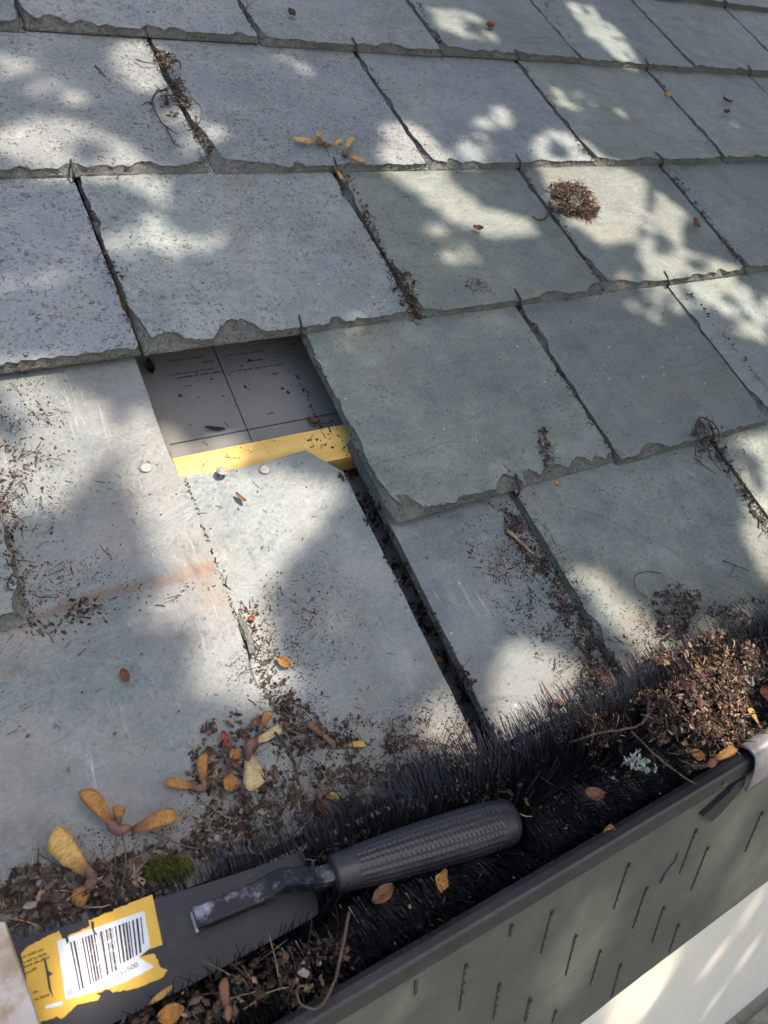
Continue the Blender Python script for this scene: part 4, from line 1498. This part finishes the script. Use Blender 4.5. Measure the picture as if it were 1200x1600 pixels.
def seed(label, nut, wings, h=.004, stems=(), nutr=.0035, group=None):
    nutr *= .72
    """nut: pixel; wings: list of (tip px, tip lift, width m, material, side, curl)"""
    c = above(nut[0], nut[1], h)
    root = empty('maple_seed', c)
    tag(root, label, 'seed', group or 'maple seeds scattered over slates and gutter')
    for w_ in wings:
        tip = above(w_[0], w_[1], w_[2])
        mb = MB(); uv = []
        st = c + (tip - c).normalized() * nutr * .8
        if len(w_) > 7:
            st = above(w_[7][0], w_[7][1], h)
        wing_mesh(mb, uv, st, tip, w_[3] * .8, w_[6] if len(w_) > 6 else .12, NR, w_[5])
        finish_wing(mb, uv, 'wing', [M[w_[4]]], root, c)
        nb_ = MB()
        dd = (tip - c)
        nut_mesh(nb_, c + dd.normalized() * nutr * .8, dd, nutr, nutr * 3.4)
        o = nb_.build('nut', M['nut'], root, smooth=True); o.location = -c
    for s_ in stems:
        mb = MB()
        pts = [above(x, y, z) for x, y, z in s_]
        mb.tube(bez(pts[0], pts[1], pts[2], 8) if len(pts) == 3 else pts, .00045, 5)
        o = mb.build('stem', M['twig'], root, smooth=True); o.location = -c
    return root


seed('large pale orange maple seed leaning on dark litter by the trowel blade', (146, 1372), [(88, 1292, .016, .0165, 'wing_yellow', 0, .10), (122, 1418, .006, .0125, 'wing_orange', 1, .1)], .011, nutr=.0045)
seed('pair of orange winged maple seeds standing in litter above the trowel', (182, 1298), [(124, 1236, .014, .0115, 'wing_orange', 1, .12), (279, 1276, .012, .0125, 'wing_orange', 0, .14, (205, 1302))], .010,
     [((182, 1300, .010), (178, 1340, .012), (182, 1380, .004)), ((190, 1302, .010), (205, 1350, .012), (186, 1395, .004))], .0045)
seed('short stubby orange maple seed between two long winged ones', (184, 1288), [(192, 1259, .012, .009, 'wing_orange', 0, .1)], .008, nutr=.003)
seed('curled orange maple seed with one upright wing beside brown litter', (318, 1232), [(257, 1224, .008, .0085, 'wing_orange', 1, -.25), (321, 1176, .008, .0085, 'wing_orange', 0, .08)], .006,
     [((318, 1232, .006), (345, 1205, .010), (372, 1188, .006))], .0034)
seed('maple seed with torn cream wing and round purple nut', (387, 1166), [(390, 1236, .005, .017, 'wing_pale', 0, .06), (438, 1133, .008, .0085, 'wing_pale', 1, .1)], .006, nutr=.0052)
seed('orange maple seed upright behind the cream winged one', (406, 1142), [(416, 1110, .010, .008, 'wing_orange', 1, .1)], .005, nutr=.003)
seed('thin brown curled maple seed on the shaded litter patch', (512, 1156), [(481, 1125, .006, .006, 'wing_brown', 0, .2), (525, 1163, .004, .006, 'wing_brown', 1, .1)], .004, nutr=.003)
seed('flat yellow maple wing lying on grey slate litter', (537, 1166), [(572, 1165, .002, .0062, 'wing_yellow', 0, .05)], .002, nutr=.0022)
seed('folded orange maple seed resting by the bristles and trowel', (500, 1240), [(537, 1243, .004, .0075, 'wing_yellow', 1, .15), (496, 1262, .004, .008, 'wing_brown', 0, .2)], .004, nutr=.0032)
seed('yellow maple seed with long wing lying on slate tail of upper row', (502, 224), [(457, 214, .006, .0115, 'wing_yellow', 0, .1), (494, 207, .012, .0105, 'wing_yellow', 1, .1)], .004, nutr=.0045,
     stems=[((505, 226, .004), (518, 240, .004), (522, 275, .002))])
seed('small yellow maple seed next to the longer one on the upper row', (509, 228), [(508, 219, .006, .008, 'wing_yellow', 0, .1), (534, 216, .008, .007, 'wing_yellow', 1, .1, (516, 229))], .004, nutr=.0035)
seed('bent V shaped yellow maple seed over the slate edge', (537, 240), [(554, 214, .008, .0095, 'wing_yellow', 0, .1), (571, 251, .004, .009, 'wing_yellow', 1, .1)], .004, nutr=.0042)
seed('yellow maple wing wedged in the joint under the upper seeds', (522, 260), [(533, 280, .004, .007, 'wing_yellow', 0, .1)], .003, nutr=.0035)
seed('red brown Y shaped maple seed on sunlit slate near the gutter', (866, 1096), [(861, 1116, .003, .0055, 'wing_red', 0, .15), (882, 1098, .003, .0055, 'wing_brown', 1, .15)], .004, [((866, 1096, .004), (856, 1080, .005), (846, 1066, .002))], .0028)
seed('bright orange and red maple seed by the metal gutter clip', (1108, 1194), [(1152, 1171, .012, .0085, 'wing_orange', 0, .12)], .010, [((1108, 1194, .01), (1085, 1200, .01), (1060, 1186, .006))], .0042)
seed('amber maple wing hanging on a curved stalk above the clip', (1188, 1138), [(1168, 1108, .010, .0085, 'wing_yellow', 1, .12)], .008, [((1188, 1138, .008), (1196, 1148, .01), (1206, 1152, .008))], .003)
seed('brown maple seed standing upright in the lower gutter bristles', (357, 1588), [(352, 1527, .02, .006, 'wing_brown', 0, .12)], .012, nutr=.0036)


# leaves
def leaf(label, cx, cy, L_, w_, ang, mat, h=.003, cup=.25, lobes=0, name='dead_leaf', cat='leaf'):
    c = above(cx, cy, h)
    n0 = NR
    d = (on_roof(cx + 10 * math.cos(R(ang)), cy + 10 * math.sin(R(ang))) - on_roof(cx, cy)).normalized()
    n0 = (NR + rv(.25)).normalized()
    d = (d - n0 * d.dot(n0)).normalized()
    s = n0.cross(d)
    mb = MB(); uv = []; n = 8; k = 6
    sd = rng.uniform(0, 99)
    vs = []
    for i in range(n + 1):
        t_ = i / n
        wf = math.sin(math.pi * (.03 + .94 * t_)) ** .75
        if lobes: wf *= 1 + .3 * math.sin(t_ * lobes * 6.28 + sd)
        for j in range(k + 1):
            e = j / k * 2 - 1
            z = cup * w_ * (e * e - .3) + cup * L_ * .4 * (2 * t_ - 1) ** 2 + noise.noise(Vector((t_ * 3 + sd, e * 2, 0))) * w_ * .22
            vs.append(d * (t_ - .5) * L_ + s * e * w_ * .5 * wf + n0 * z); uv.append((.3 + t_ * .7, .2 + .4 * abs(e)))
    mb.add(vs, [(i * (k + 1) + j, (i + 1) * (k + 1) + j, (i + 1) * (k + 1) + j + 1, i * (k + 1) + j + 1) for i in range(n) for j in range(k)])
    o = finish_wing(mb, uv, name, [M[mat]], None, (0, 0, 0))
    o.location = c
    tag(o, label, cat, 'dead leaves and scraps on slates and gutter')
    return o


leaf('small round orange leaf lying alone on pale exposed slate', 443, 1035, .011, .007, 35, 'wing_orange', .002)
leaf('cupped orange brown leaf at the slate corner near the brush', 946, 1059, .013, .011, 60, 'wing_brown', .005, .4)
leaf('tan lobed leaf stuck in bristles just under the trowel handle', 689, 1376, .013, .008, 110, 'wing_orange', .006, .2, 1.3)
leaf('dull tan leaf tucked between the handle and the tang', 598, 1397, .014, .008, 140, 'wing_brown', .006, .3)
leaf('amber oval leaf standing in bristles close to the gutter lip', 951, 1305, .014, .008, 95, 'wing_orange', .006, .2)
leaf('narrow ochre leaf near the lip at the brush edge', 1020, 1274, .013, .007, -10, 'wing_yellow', .006, .2)
leaf('brown curved leaf on top of the brush beyond the handle', 926, 1241, .013, .008, 10, 'wing_brown', .008, .4)
leaf('orange leaf fallen in the dark slot between exposed slates', 751, 1145, .014, .006, -50, 'wing_orange', .003, .2)
leaf('tan leaf poking from bristles at the end of the slot', 772, 1176, .018, .013, 50, 'wing_brown', .005, .3)
leaf('ochre leaf halfway down the dark slot', 684, 1030, .010, .005, 30, 'wing_orange', .003, .2)
leaf('bright orange leaf in the lower gutter below the trowel blade', 268, 1584, .012, .008, -20, 'wing_orange', .012, .3)
leaf('thin tan leaf along the lower blade edge', 252, 1555, .012, .003, -38, 'wing_yellow', .008, .2)
leaf('red leaf lying on slate above the trowel tang', 456, 1318, .014, .005, -5, 'wing_red', .003, .2)
leaf('small orange brown leaf at the left of the litter above the handle', 505, 1262, .012, .008, 40, 'wing_brown', .006, .3)
leaf('ochre and red leaf caught between slate and upright bristles', 714, 1204, .022, .008, 30, 'wing_yellow', .005, .25)
leaf('rolled dark red leaf beside the upright bristles', 683, 1204, .013, .006, 80, 'wing_red', .005, .3)
leaf('round tan leaf among red scraps left of the cream seed', 358, 1224, .010, .010, 20, 'wing_orange', .004, .3)
leaf('small amber leaf among crimson scraps above the curled seed', 366, 1180, .008, .007, 40, 'wing_orange', .005, .3)
leaf('pink brown leaf scrap upper part of the crimson litter', 352, 1157, .012, .006, 70, 'wing_red', .004, .3)
leaf('curled rust leaf at the top of the litter in the joint', 402, 1127, .012, .006, -30, 'wing_brown', .006, .3)
leaf('orange leaf scrap in sunlit gutter debris', 1088, 1180, .010, .008, 20, 'wing_orange', .012, .3)
leaf('dusky red leaf lower on the debris by the gutter clip', 1120, 1218, .012, .009, 50, 'wing_orange', .008, .3)
leaf('pinkish leaf at the right margin above the brush', 1196, 1085, .012, .010, 80, 'wing_red', .008, .3)
leaf('twisted brown dry leaf lying alone on the sunlit exposed slate', 376, 778, .011, .004, 45, 'wing_brown', .003, .3)
leaf('dark curled bud scale on the stained slate', 195, 1056, .009, .006, 60, 'wing_brown', .003, .5)
leaf('tiny red orange flake by the broken slate edge', 393, 966, .005, .004, 0, 'wing_red', .002)
leaf('black strip of dead leaf on the grey underlay', 336, 669, .018, .0035, 2, 'deb_black', .002, .1)
leaf('folded brown leaf on underlay beside the yellow batten', 489, 658, .010, .007, 20, 'wing_brown', .003, .4)
leaf('dark ragged leaf hanging at the edge of the hole', 234, 575, .016, .008, 70, 'deb_black', .004, .4)
leaf('brown scrap on the lit slate of the third row', 747, 357, .011, .007, 20, 'wing_brown', .004, .4)
leaf('rusty brown scrap on the top row slate', 765, 41, .013, .010, 10, 'wing_red', .003, .4)
leaf('dark brown curl on the top left slate row', 456, 21, .012, .009, 40, 'deb_brown', .004, .4)
leaf('yellow scrap at the joint in the far right row', 1044, 149, .012, .008, 20, 'wing_yellow', .003, .3)
leaf('dark brown scrap in upper right slate with rusty patch', 1136, 157, .016, .009, 30, 'deb_brown', .003, .3)
leaf('brown bit below the larger dark scrap at upper right', 1135, 175, .011, .009, 10, 'deb_brown', .003, .3)
leaf('tan crumpled scrap beside the right hand joint', 1087, 350, .014, .009, 50, 'wing_brown', .003, .4)
leaf('tiny tan leaf on the lower slate under the tail line', 870, 755, .005, .005, 0, 'wing_yellow', .001)


# twigs and roots
def twig(label, pts, r_, mat='twig', name='twig', cat='twig', side=()):
    P = [above(x, y, z) for x, y, z in pts]
    mb = MB()
    sm_ = []
    for i in range(len(P) - 1):
        a = P[max(i - 1, 0)]; b = P[i]; c = P[i + 1]; d = P[min(i + 2, len(P) - 1)]
        for k in range(5):
            t_ = k / 5
            sm_.append(.5 * ((2 * b) + (c - a) * t_ + (2 * a - 5 * b + 4 * c - d) * t_ * t_ + (3 * b - a - 3 * c + d) * t_ ** 3) + rv(r_ * .25))
    sm_.append(P[-1])
    rr = [r_ * (1 - .5 * i / len(sm_)) * rng.uniform(.85, 1.15) for i in range(len(sm_))]
    mb.tube(sm_, rr, 7)
    for s_ in side:
        Q = [above(x, y, z) for x, y, z in s_]
        mb.tube(Q, [r_ * .6] * (len(Q) - 1) + [r_ * .25], 5)
    o = mb.build(name, M[mat], None, smooth=True, origin=P[0])
    tag(o, label, cat, 'loose twigs and roots on the roof')
    return o


twig('thick grey root bending from slate corner into the brush', [(958, 1045, .003), (1000, 1062, .006), (1014, 1095, .01), (1008, 1125, .012), (985, 1138, .01), (935, 1146, .008), (890, 1160, .004)], .0015, 'twig')
twig('straight thin twig slanting from the debris to the gutter lip', [(985, 1142, .012), (1030, 1185, .012), (1070, 1215, .012), (1110, 1238, .008)], .0008)
twig('loose coiled reddish stalk in the lower gutter', [(545, 1425, .012), (535, 1480, .014), (520, 1540, .014), (495, 1575, .012), (470, 1568, .012), (464, 1545, .014), (480, 1538, .014)], .0009, 'deb_brown')
twig('short peeled brown twig beside the full slate edge', [(793, 830, .003), (812, 845, .004), (833, 866, .003)], .0018, 'deb_tan')
twig('thin bent wire like stalk on the lower right slate', [(1032, 896, .003), (1012, 893, .004), (992, 900, .004), (994, 920, .004), (1012, 934, .002)], .0005, 'root')
twig('forked dark stalk on slate near the sunlit right edge', [(1130, 876, .003), (1150, 884, .004), (1172, 892, .003)], .0006, 'root', side=(((1150, 884, .004), (1140, 900, .003), (1165, 903, .002)),))
twig('dark arching root beside the upper joint', [(262, 140, .004), (245, 144, .008), (238, 160, .008), (247, 182, .005), (256, 196, .002)], .0011, 'root', side=(((240, 160, .008), (228, 160, .006), (220, 166, .002)), ((250, 190, .004), (268, 204, .004), (278, 210, .002)), ((258, 196, .004), (272, 224, .003), (284, 232, .002))))
twig('long wiry root arching over the matted upper joint', [(250, 150, .003), (290, 150, .008), (312, 165, .010), (314, 185, .008), (306, 198, .003)], .0006, 'root')
twig('little brown twig crossing the upper joint', [(212, 93, .003), (230, 98, .005), (256, 98, .004)], .0009, 'twig')
twig('curled hook shaped root end at the upper joint', [(262, 105, .004), (270, 95, .008), (281, 97, .009), (282, 108, .006)], .0012, 'root')
twig('small dark twig lying alone on the lichen covered slate', [(149, 103, .001), (157, 111, .002), (165, 120, .001)], .0009, 'root')
twig('thin dark root curl left of the reddish clump', [(860, 316, .004), (855, 338, .004), (843, 344, .003), (832, 338, .002)], .0012, 'root')
twig('tangled dark roots over the slate tail above the right joint', [(1092, 690, .003), (1088, 665, .006), (1095, 652, .008), (1115, 662, .008), (1124, 680, .006), (1120, 700, .003)], .0010, 'root',
     side=(((1092, 655, .006), (1108, 676, .010), (1112, 700, .008)), ((1088, 694, .004), (1086, 712, .004), (1100, 716, .003)), ((1098, 660, .008), (1104, 690, .012), (1110, 715, .008), (1126, 735, .003)), ((1085, 715, .003), (1100, 728, .004), (1118, 740, .002))))
twig('pale straw fibre on the slate under the left remnant', [(46, 985, .001), (30, 1010, .002), (24, 1040, .001), (16, 1060, .001)], .0003, 'deb_tan')
twig('grey brown stalk along the litter left of the trowel', [(235, 1300, .006), (300, 1325, .006), (180, 1355, .006)][:2] + [(330, 1318, .006)], .0006, 'twig')
twig('slender stalk reaching from the litter towards the two winged seeds', [(255, 1316, .006), (225, 1335, .008), (185, 1352, .008)], .0008, 'twig')
twig('thin straight stem lying across the lower litter patch', [(430, 1145, .006), (455, 1180, .007), (468, 1230, .006), (470, 1255, .004)], .0011, 'root')
twig('pale fine stem among the dark litter near the handle', [(480, 1285, .006), (462, 1305, .004), (455, 1318, .003)], .0004, 'deb_tan')
twig('hooked brown stalk beside orange Y seed at brush edge', [(832, 1128, .003), (850, 1140, .006), (872, 1154, .004)], .0008, 'twig')

# cracks running over two of the slates
def crack(slate, pts, r_, name='crack', mat='edge_g'):
    mw = slate.matrix_world; n = (mw.to_3x3() @ Vector((0, 0, 1))).normalized(); p0 = mw @ Vector((0, 0, 0)); inv = mw.inverted()
    P = []
    for (x0, y0), (x1, y1) in zip(pts, pts[1:]):
        m_ = max(2, int(math.hypot(x1 - x0, y1 - y0) / 6))
        for k in range(m_):
            P.append(inv @ on_plane(x0 + (x1 - x0) * k / m_ + rng.uniform(-1, 1), y0 + (y1 - y0) * k / m_ + rng.uniform(-1, 1), p0, n))
    mb = MB(); mb.tube(P, [r_ * rng.uniform(.4, 1.1) for _ in P], 5)
    mb.build(name, M[mat], slate)


by = {o.name: o for o in solids if o.name.startswith('slate')}
s1 = min(by.values(), key=lambda o: (o.location - Vector((.55 * UM, .39 * UM, 0))).length)
s2 = min(by.values(), key=lambda o: (o.location - Vector((.808 * UM, .004, 0))).length)
crack(s1, [(584, 727), (620, 715), (655, 708), (690, 692), (715, 690)], .00035)
crack(s1, [(720, 660), (760, 640), (785, 632)], .00022)
crack(s2, [(850, 775), (880, 790), (930, 803), (970, 822), (1010, 843), (1035, 850), (1065, 870)], .00035)
crack(s2, [(1050, 785), (1100, 802), (1150, 825)], .00025)
crack(s2, [(830, 832), (862, 842), (878, 868), (900, 895), (905, 925)], .0003)

# chalky white scrapes left on three slates
M['chalk'] = mat_plain('chalk_scrape', (0.46, 0.47, 0.46), 0.8, 0.2, 0, 0.3, 500)
def scrapes(slate, x0, y0, x1, y1, wd_, n):
    for _ in range(n):
        q = rng.random(); l = rng.uniform(3, 13); o_ = rng.gauss(0, wd_)
        dx, dy = (x1 - x0), (y1 - y0); ln_ = math.hypot(dx, dy); dx /= ln_; dy /= ln_
        cx, cy = x0 + dx * ln_ * q + o_, y0 + dy * ln_ * q + rng.uniform(-3, 3)
        crack(slate, [(cx, cy), (cx + dx * l + rng.uniform(-1, 1), cy + dy * l)], rng.uniform(.00010, .00022), 'scrape', 'chalk')


scrapes(s1, 735, 630, 757, 705, 8, 34)
scrapes(s1, 740, 580, 748, 640, 14, 10)
scrapes(eave[2], 205, 750, 245, 875, 9, 40)
scrapes(eave[2], 84, 580, 100, 625, 6, 16)
scrapes(eave[2], 130, 590, 200, 700, 6, 14)
scrapes(eave['u2'], 440, 790, 455, 840, 10, 10)
# ------------------------------------------------------------------ broken slate edge chip and a dark plug by the stained slate
bc = MB()
cpts = [(373, 955), (378, 965), (388, 985), (396, 1005), (398, 1022), (389, 1024), (384, 1000), (372, 972)]
bc.prism([on_roof(x, y, -.003) for x, y in cpts], NR * .0028)
o = bc.build('slate_chip', M['edge_b'], None, origin=on_roof(385, 990))
tag(o, 'dark sliver of broken slate in the joint below the rust stain', 'slate chip')

# ------------------------------------------------------------------ unseen maple added to dapple the roof with shade and sun patches
E1 = SUN.orthogonal().normalized(); E2 = SUN.cross(E1).normalized()
def pq(p):
    return (p.dot(E1), p.dot(E2))
def poly_roof(pts, h=0.0):
    return [pq(on_roof(x, y, h)) for x, y in pts]
def poly_y(pts, y):
    return [pq(on_y(a, b, y)) for a, b in pts]
def inside(p, poly):
    x, y = p; c = False; n = len(poly); j = n - 1
    for i in range(n):
        xi, yi = poly[i]; xj, yj = poly[j]
        if (yi > y) != (yj > y) and x < (xj - xi) * (y - yi) / (yj - yi) + xi: c = not c
        j = i
    return c


GAPS = []       # (polygon, share of leaves kept out)
def gap(pts, full=1.0, kind='roof'):
    """mark the rays through a bright patch: sampled where the patch lies on the real surface"""
    x0, x1 = min(p[0] for p in pts), max(p[0] for p in pts)
    y0, y1 = min(p[1] for p in pts), max(p[1] for p in pts)
    y = y0
    while y <= y1:
        x = x0
        while x <= x1:
            if inside((x, y), pts):
                q = hit(x, y)[0] if kind == 'roof' else on_y(x, y, FY if kind == 'sheet' else WALL_Y)
                GAPS.append((pq(q), full))
            x += 6
        y += 6
#GAPS_BEGIN
gap([(-20, 70), (40, 60), (60, 95), (20, 120), (-20, 120)], .4)
gap([(30, 190), (110, 190), (215, 235), (220, 265), (100, 275), (20, 250), (-10, 215)], .9)
gap([(60, 120), (110, 140), (160, 150), (120, 170), (60, 150)], .5)
gap([(170, 70), (225, 65), (260, 100), (255, 140), (220, 140), (180, 100)], .95)
gap([(270, 175), (340, 165), (350, 205), (330, 245), (290, 230)], .8)
gap([(290, 170), (265, 190), (300, 245), (320, 240)], .6)
gap([(190, 280), (260, 275), (262, 315), (225, 330), (195, 310)], .6)
gap([(160, 340), (240, 345), (340, 365), (360, 395), (250, 405), (170, 385)], .6)
gap([(0, 420), (60, 400), (100, 440), (40, 470), (0, 470)], .3)
gap([(400, 60), (470, 80), (490, 120), (430, 120)], .4)
gap([(600, 200), (650, 190), (690, 240), (700, 285), (760, 330), (830, 345), (840, 365), (760, 368), (690, 330), (630, 285), (595, 245)], 1)
gap([(660, 345), (710, 365), (740, 400), (700, 410), (665, 375)], .8)
gap([(700, 240), (745, 210), (770, 235), (745, 257), (705, 255)], .6)
gap([(735, 165), (790, 160), (800, 195), (750, 200)], .5)
gap([(830, 215), (880, 205), (935, 235), (945, 255), (840, 255)], .8)
gap([(860, 130), (920, 150), (980, 180), (930, 185), (870, 165)], .5)
gap([(670, 10), (740, 20), (780, 60), (730, 60), (690, 45)], .6)
gap([(880, 0), (920, 10), (970, 50), (1000, 100), (970, 95), (920, 55)], .75)
gap([(850, 262), (960, 258), (1010, 280), (1010, 330), (990, 375), (940, 380), (890, 345), (860, 310)], 1)
gap([(1030, 300), (1070, 330), (1060, 390), (1160, 420), (1100, 435), (1020, 430), (1000, 395)], .9)
gap([(1070, 430), (1140, 435), (1210, 470), (1210, 540), (1150, 520), (1100, 480)], .7)
gap([(940, 440), (1040, 440), (1090, 480), (1110, 540), (1040, 510), (960, 470)], .4)
gap([(-40, 600), (60, 585), (150, 640), (180, 690), (130, 740), (90, 790), (0, 800), (-40, 750)], .85)
gap([(215, 640), (330, 735), (480, 745), (530, 770), (480, 830), (430, 880), (400, 950), (420, 1010), (460, 1080), (390, 1090), (330, 990), (270, 900), (230, 810), (200, 720)], 1)
gap([(250, 715), (300, 700), (370, 688), (385, 712), (300, 740), (250, 745)], .9)
gap([(250, 920), (330, 960), (420, 1070), (340, 1080), (250, 1020), (220, 960)], .6)
gap([(540, 960), (600, 980), (620, 1040), (590, 1090), (540, 1040)], .35)
gap([(640, 1090), (700, 1080), (750, 1150), (740, 1190), (670, 1160)], .5)
gap([(790, 1020), (830, 1010), (900, 1050), (950, 1100), (930, 1140), (830, 1160), (780, 1150), (800, 1090)], 1)
gap([(900, 890), (930, 900), (1000, 960), (1015, 985), (980, 990), (930, 950), (895, 915)], .95)
gap([(1150, 690), (1210, 680), (1210, 920), (1165, 840), (1160, 760)], .9)
gap([(1000, 980), (1060, 1000), (1130, 1030), (1150, 1110), (1120, 1180), (1060, 1150), (1030, 1090), (1010, 1050)], .9)
gap([(1150, 1150), (1210, 1140), (1210, 1220), (1150, 1220)], .8)
gap([(135, 1475), (185, 1455), (190, 1520), (260, 1560), (240, 1600), (140, 1640), (130, 1550)], .8)
gap([(905, 1425), (943, 1425), (945, 1475), (925, 1520), (895, 1552), (848, 1565), (848, 1535), (868, 1475)], 1, 'sheet')
gap([(1115, 1290), (1145, 1270), (1135, 1330), (1115, 1390), (1100, 1400), (1103, 1350)], .8, 'sheet')
gap([(1160, 1330), (1210, 1290), (1210, 1380), (1150, 1410), (1130, 1400)], .8, 'sheet')
gap([(570, 1590), (620, 1560), (630, 1600), (590, 1630)], .7, 'sheet')
gap([(960, 1510), (1010, 1480), (1060, 1490), (1040, 1540), (1000, 1600), (940, 1640), (960, 1560)], 1, 'wall')
gap([(1105, 1500), (1130, 1480), (1125, 1500), (1110, 1510)], 1, 'wall')
gap([(1155, 1500), (1180, 1465), (1170, 1500), (1160, 1510)], 1, 'wall')
gap([(1165, 1420), (1182, 1400), (1175, 1430), (1162, 1445)], 1, 'wall')
gap([(1100, 1580), (1122, 1550), (1112, 1575)], 1, 'wall')
#GAPS_END


from mathutils.kdtree import KDTree
KD = KDTree(len(GAPS))
for i_, (p_, f_) in enumerate(GAPS): KD.insert((p_[0], p_[1], 0), i_)
KD.balance()


def openness(p, r_=.004):
    """largest gap share within reach r_ of a point of the crown"""
    co, idx, d = KD.find((p[0], p[1], 0))
    if d > r_: return 0
    return max(GAPS[i][1] for _, i, _ in KD.find_range((p[0], p[1], 0), r_))


corners = [pq(on_roof(x, y)) for x, y in ((-60, -60), (1260, -60), (1260, 1300), (-60, 1660))] + [pq(on_y(x, y, WALL_Y)) for x, y in ((1260, 1350), (1260, 1650), (800, 1660))]
a0, a1 = min(c[0] for c in corners) - .25, max(c[0] for c in corners) + .25
b0, b1 = min(c[1] for c in corners) - .25, max(c[1] for c in corners) + .25
tree = empty('added_shade_maple', (2.9, -1.3, GZ))
tag(tree, 'unseen leafy maple added beyond the eaves, its crown shaped to dapple the roof', 'tree')
D0, D1 = 2.2, 2.8
def cano(a, b, d):
    return E1 * a + E2 * b + SUN * d
lf = MB()
rl = random.Random(21)
LSH = [(0, -.5), (.18, -.42), (.5, -.3), (.32, -.05), (.62, .22), (.3, .2), (.12, .62), (0, .75)]
LSH = LSH + [(-x, y) for x, y in reversed(LSH[1:-1])]
def tree_leaf(c, r_):
    n = (SUN + Vector((rl.uniform(-.7, .7), rl.uniform(-.7, .7), rl.uniform(-.7, .7)))).normalized()
    a = n.orthogonal().normalized(); a = Matrix.Rotation(rl.uniform(0, 6.28), 3, n) @ a; b = n.cross(a)
    lf.add([c + n * r_ * .18] + [c + a * x * r_ * 1.4 + b * y * r_ * 1.4 + n * r_ * rl.uniform(-.15, .1) for x, y in LSH],
           [(0, i + 1, (i + 1) % len(LSH) + 1) for i in range(len(LSH))])
area = (a1 - a0) * (b1 - b0)
NEAR8 = [(math.cos(6.2832 * i / 8), math.sin(6.2832 * i / 8)) for i in range(8)]
for r_, dens in ((.042, 6.0), (.026, 7.0), (.015, 5.0), (.009, 5.0)):  # crown shaped for its shade: leaves left out where sun patches should fall
    n_ = int(area * dens / (2.2 * r_ * r_))
    for _ in range(n_):
        a, b = rl.uniform(a0, a1), rl.uniform(b0, b1)
        if r_ < .02 and openness((a, b), r_ * 4.5) == 0: continue
        o_ = openness((a, b), r_ * .78)
        if o_ >= 1: continue
        if o_ > 0:
            keep = -math.log(max(o_, .05)) / 9.0
            if rl.random() > keep: continue
        tree_leaf(cano(a, b, rl.uniform(D0, D1)), r_)
# a looser fringe round the dense part of the crown
for _ in range(2600):
    a, b = rl.gauss((a0 + a1) / 2, (a1 - a0) * .5), rl.gauss((b0 + b1) / 2, (b1 - b0) * .5)
    if a0 < a < a1 and b0 < b < b1: continue
    if noise.noise(Vector((a * 4, b * 4, 2))) < -.05: continue
    tree_leaf(cano(a, b, rl.uniform(D0 - .1, D1 + .5)), .045)
crown = lf.build('crown', M['leaf_green'], tree); crown.location = -tree.location
tk = MB()
CCs = [cano(a0 + (a1 - a0) * x / 8, b0 + (b1 - b0) * y / 8, 2.95) for x in range(9) for y in range(9)]
cc = min((c for c in CCs if openness(pq(c), .03) == 0), key=lambda c: (c - tree.location).length)
tb = tree.location
tp = [tb, tb + Vector((-.05, .05, .9)), tb + Vector((-.1, .1, 1.9)), tb.lerp(cc, .5) + Vector((0, 0, 1.0)), cc]
tk.tube([p for i in range(4) for p in bez(tp[i], (tp[i] + tp[i + 1]) / 2, tp[i + 1], 3)[:3]] + [cc], [.13 - .009 * i for i in range(13)], 10)
o = tk.build('trunk', M['bark'], tree, smooth=True); o.location = -tree.location
lb = MB()
for i in range(40):
    w_ = 6.28 * i / 40
    ea, eb_ = (a0 + a1) / 2 + math.cos(w_) * (a1 - a0) * .5, (b0 + b1) / 2 + math.sin(w_) * (b1 - b0) * .5
    c_ = pq(cc)
    if any(openness((c_[0] + (ea - c_[0]) * q / 30, c_[1] + (eb_ - c_[1]) * q / 30), .015) > 0 for q in range(31)): continue
    e = cano(ea, eb_, rl.uniform(D0 + .3, D1 + .1))
    lb.tube(bez(cc, cc.lerp(e, .5) + SUN * .1, e, 6), [.012, .010, .008, .006, .005, .004, .002], 6)
e = cano(a1, b1, D1)
lb.tube(bez(cc, cc.lerp(e, .5) + SUN * .3, e + SUN * .3, 6), [.012, .010, .008, .006, .005, .004, .002], 6)
o = lb.build('branches', M['bark'], tree, smooth=True); o.location = -tree.location
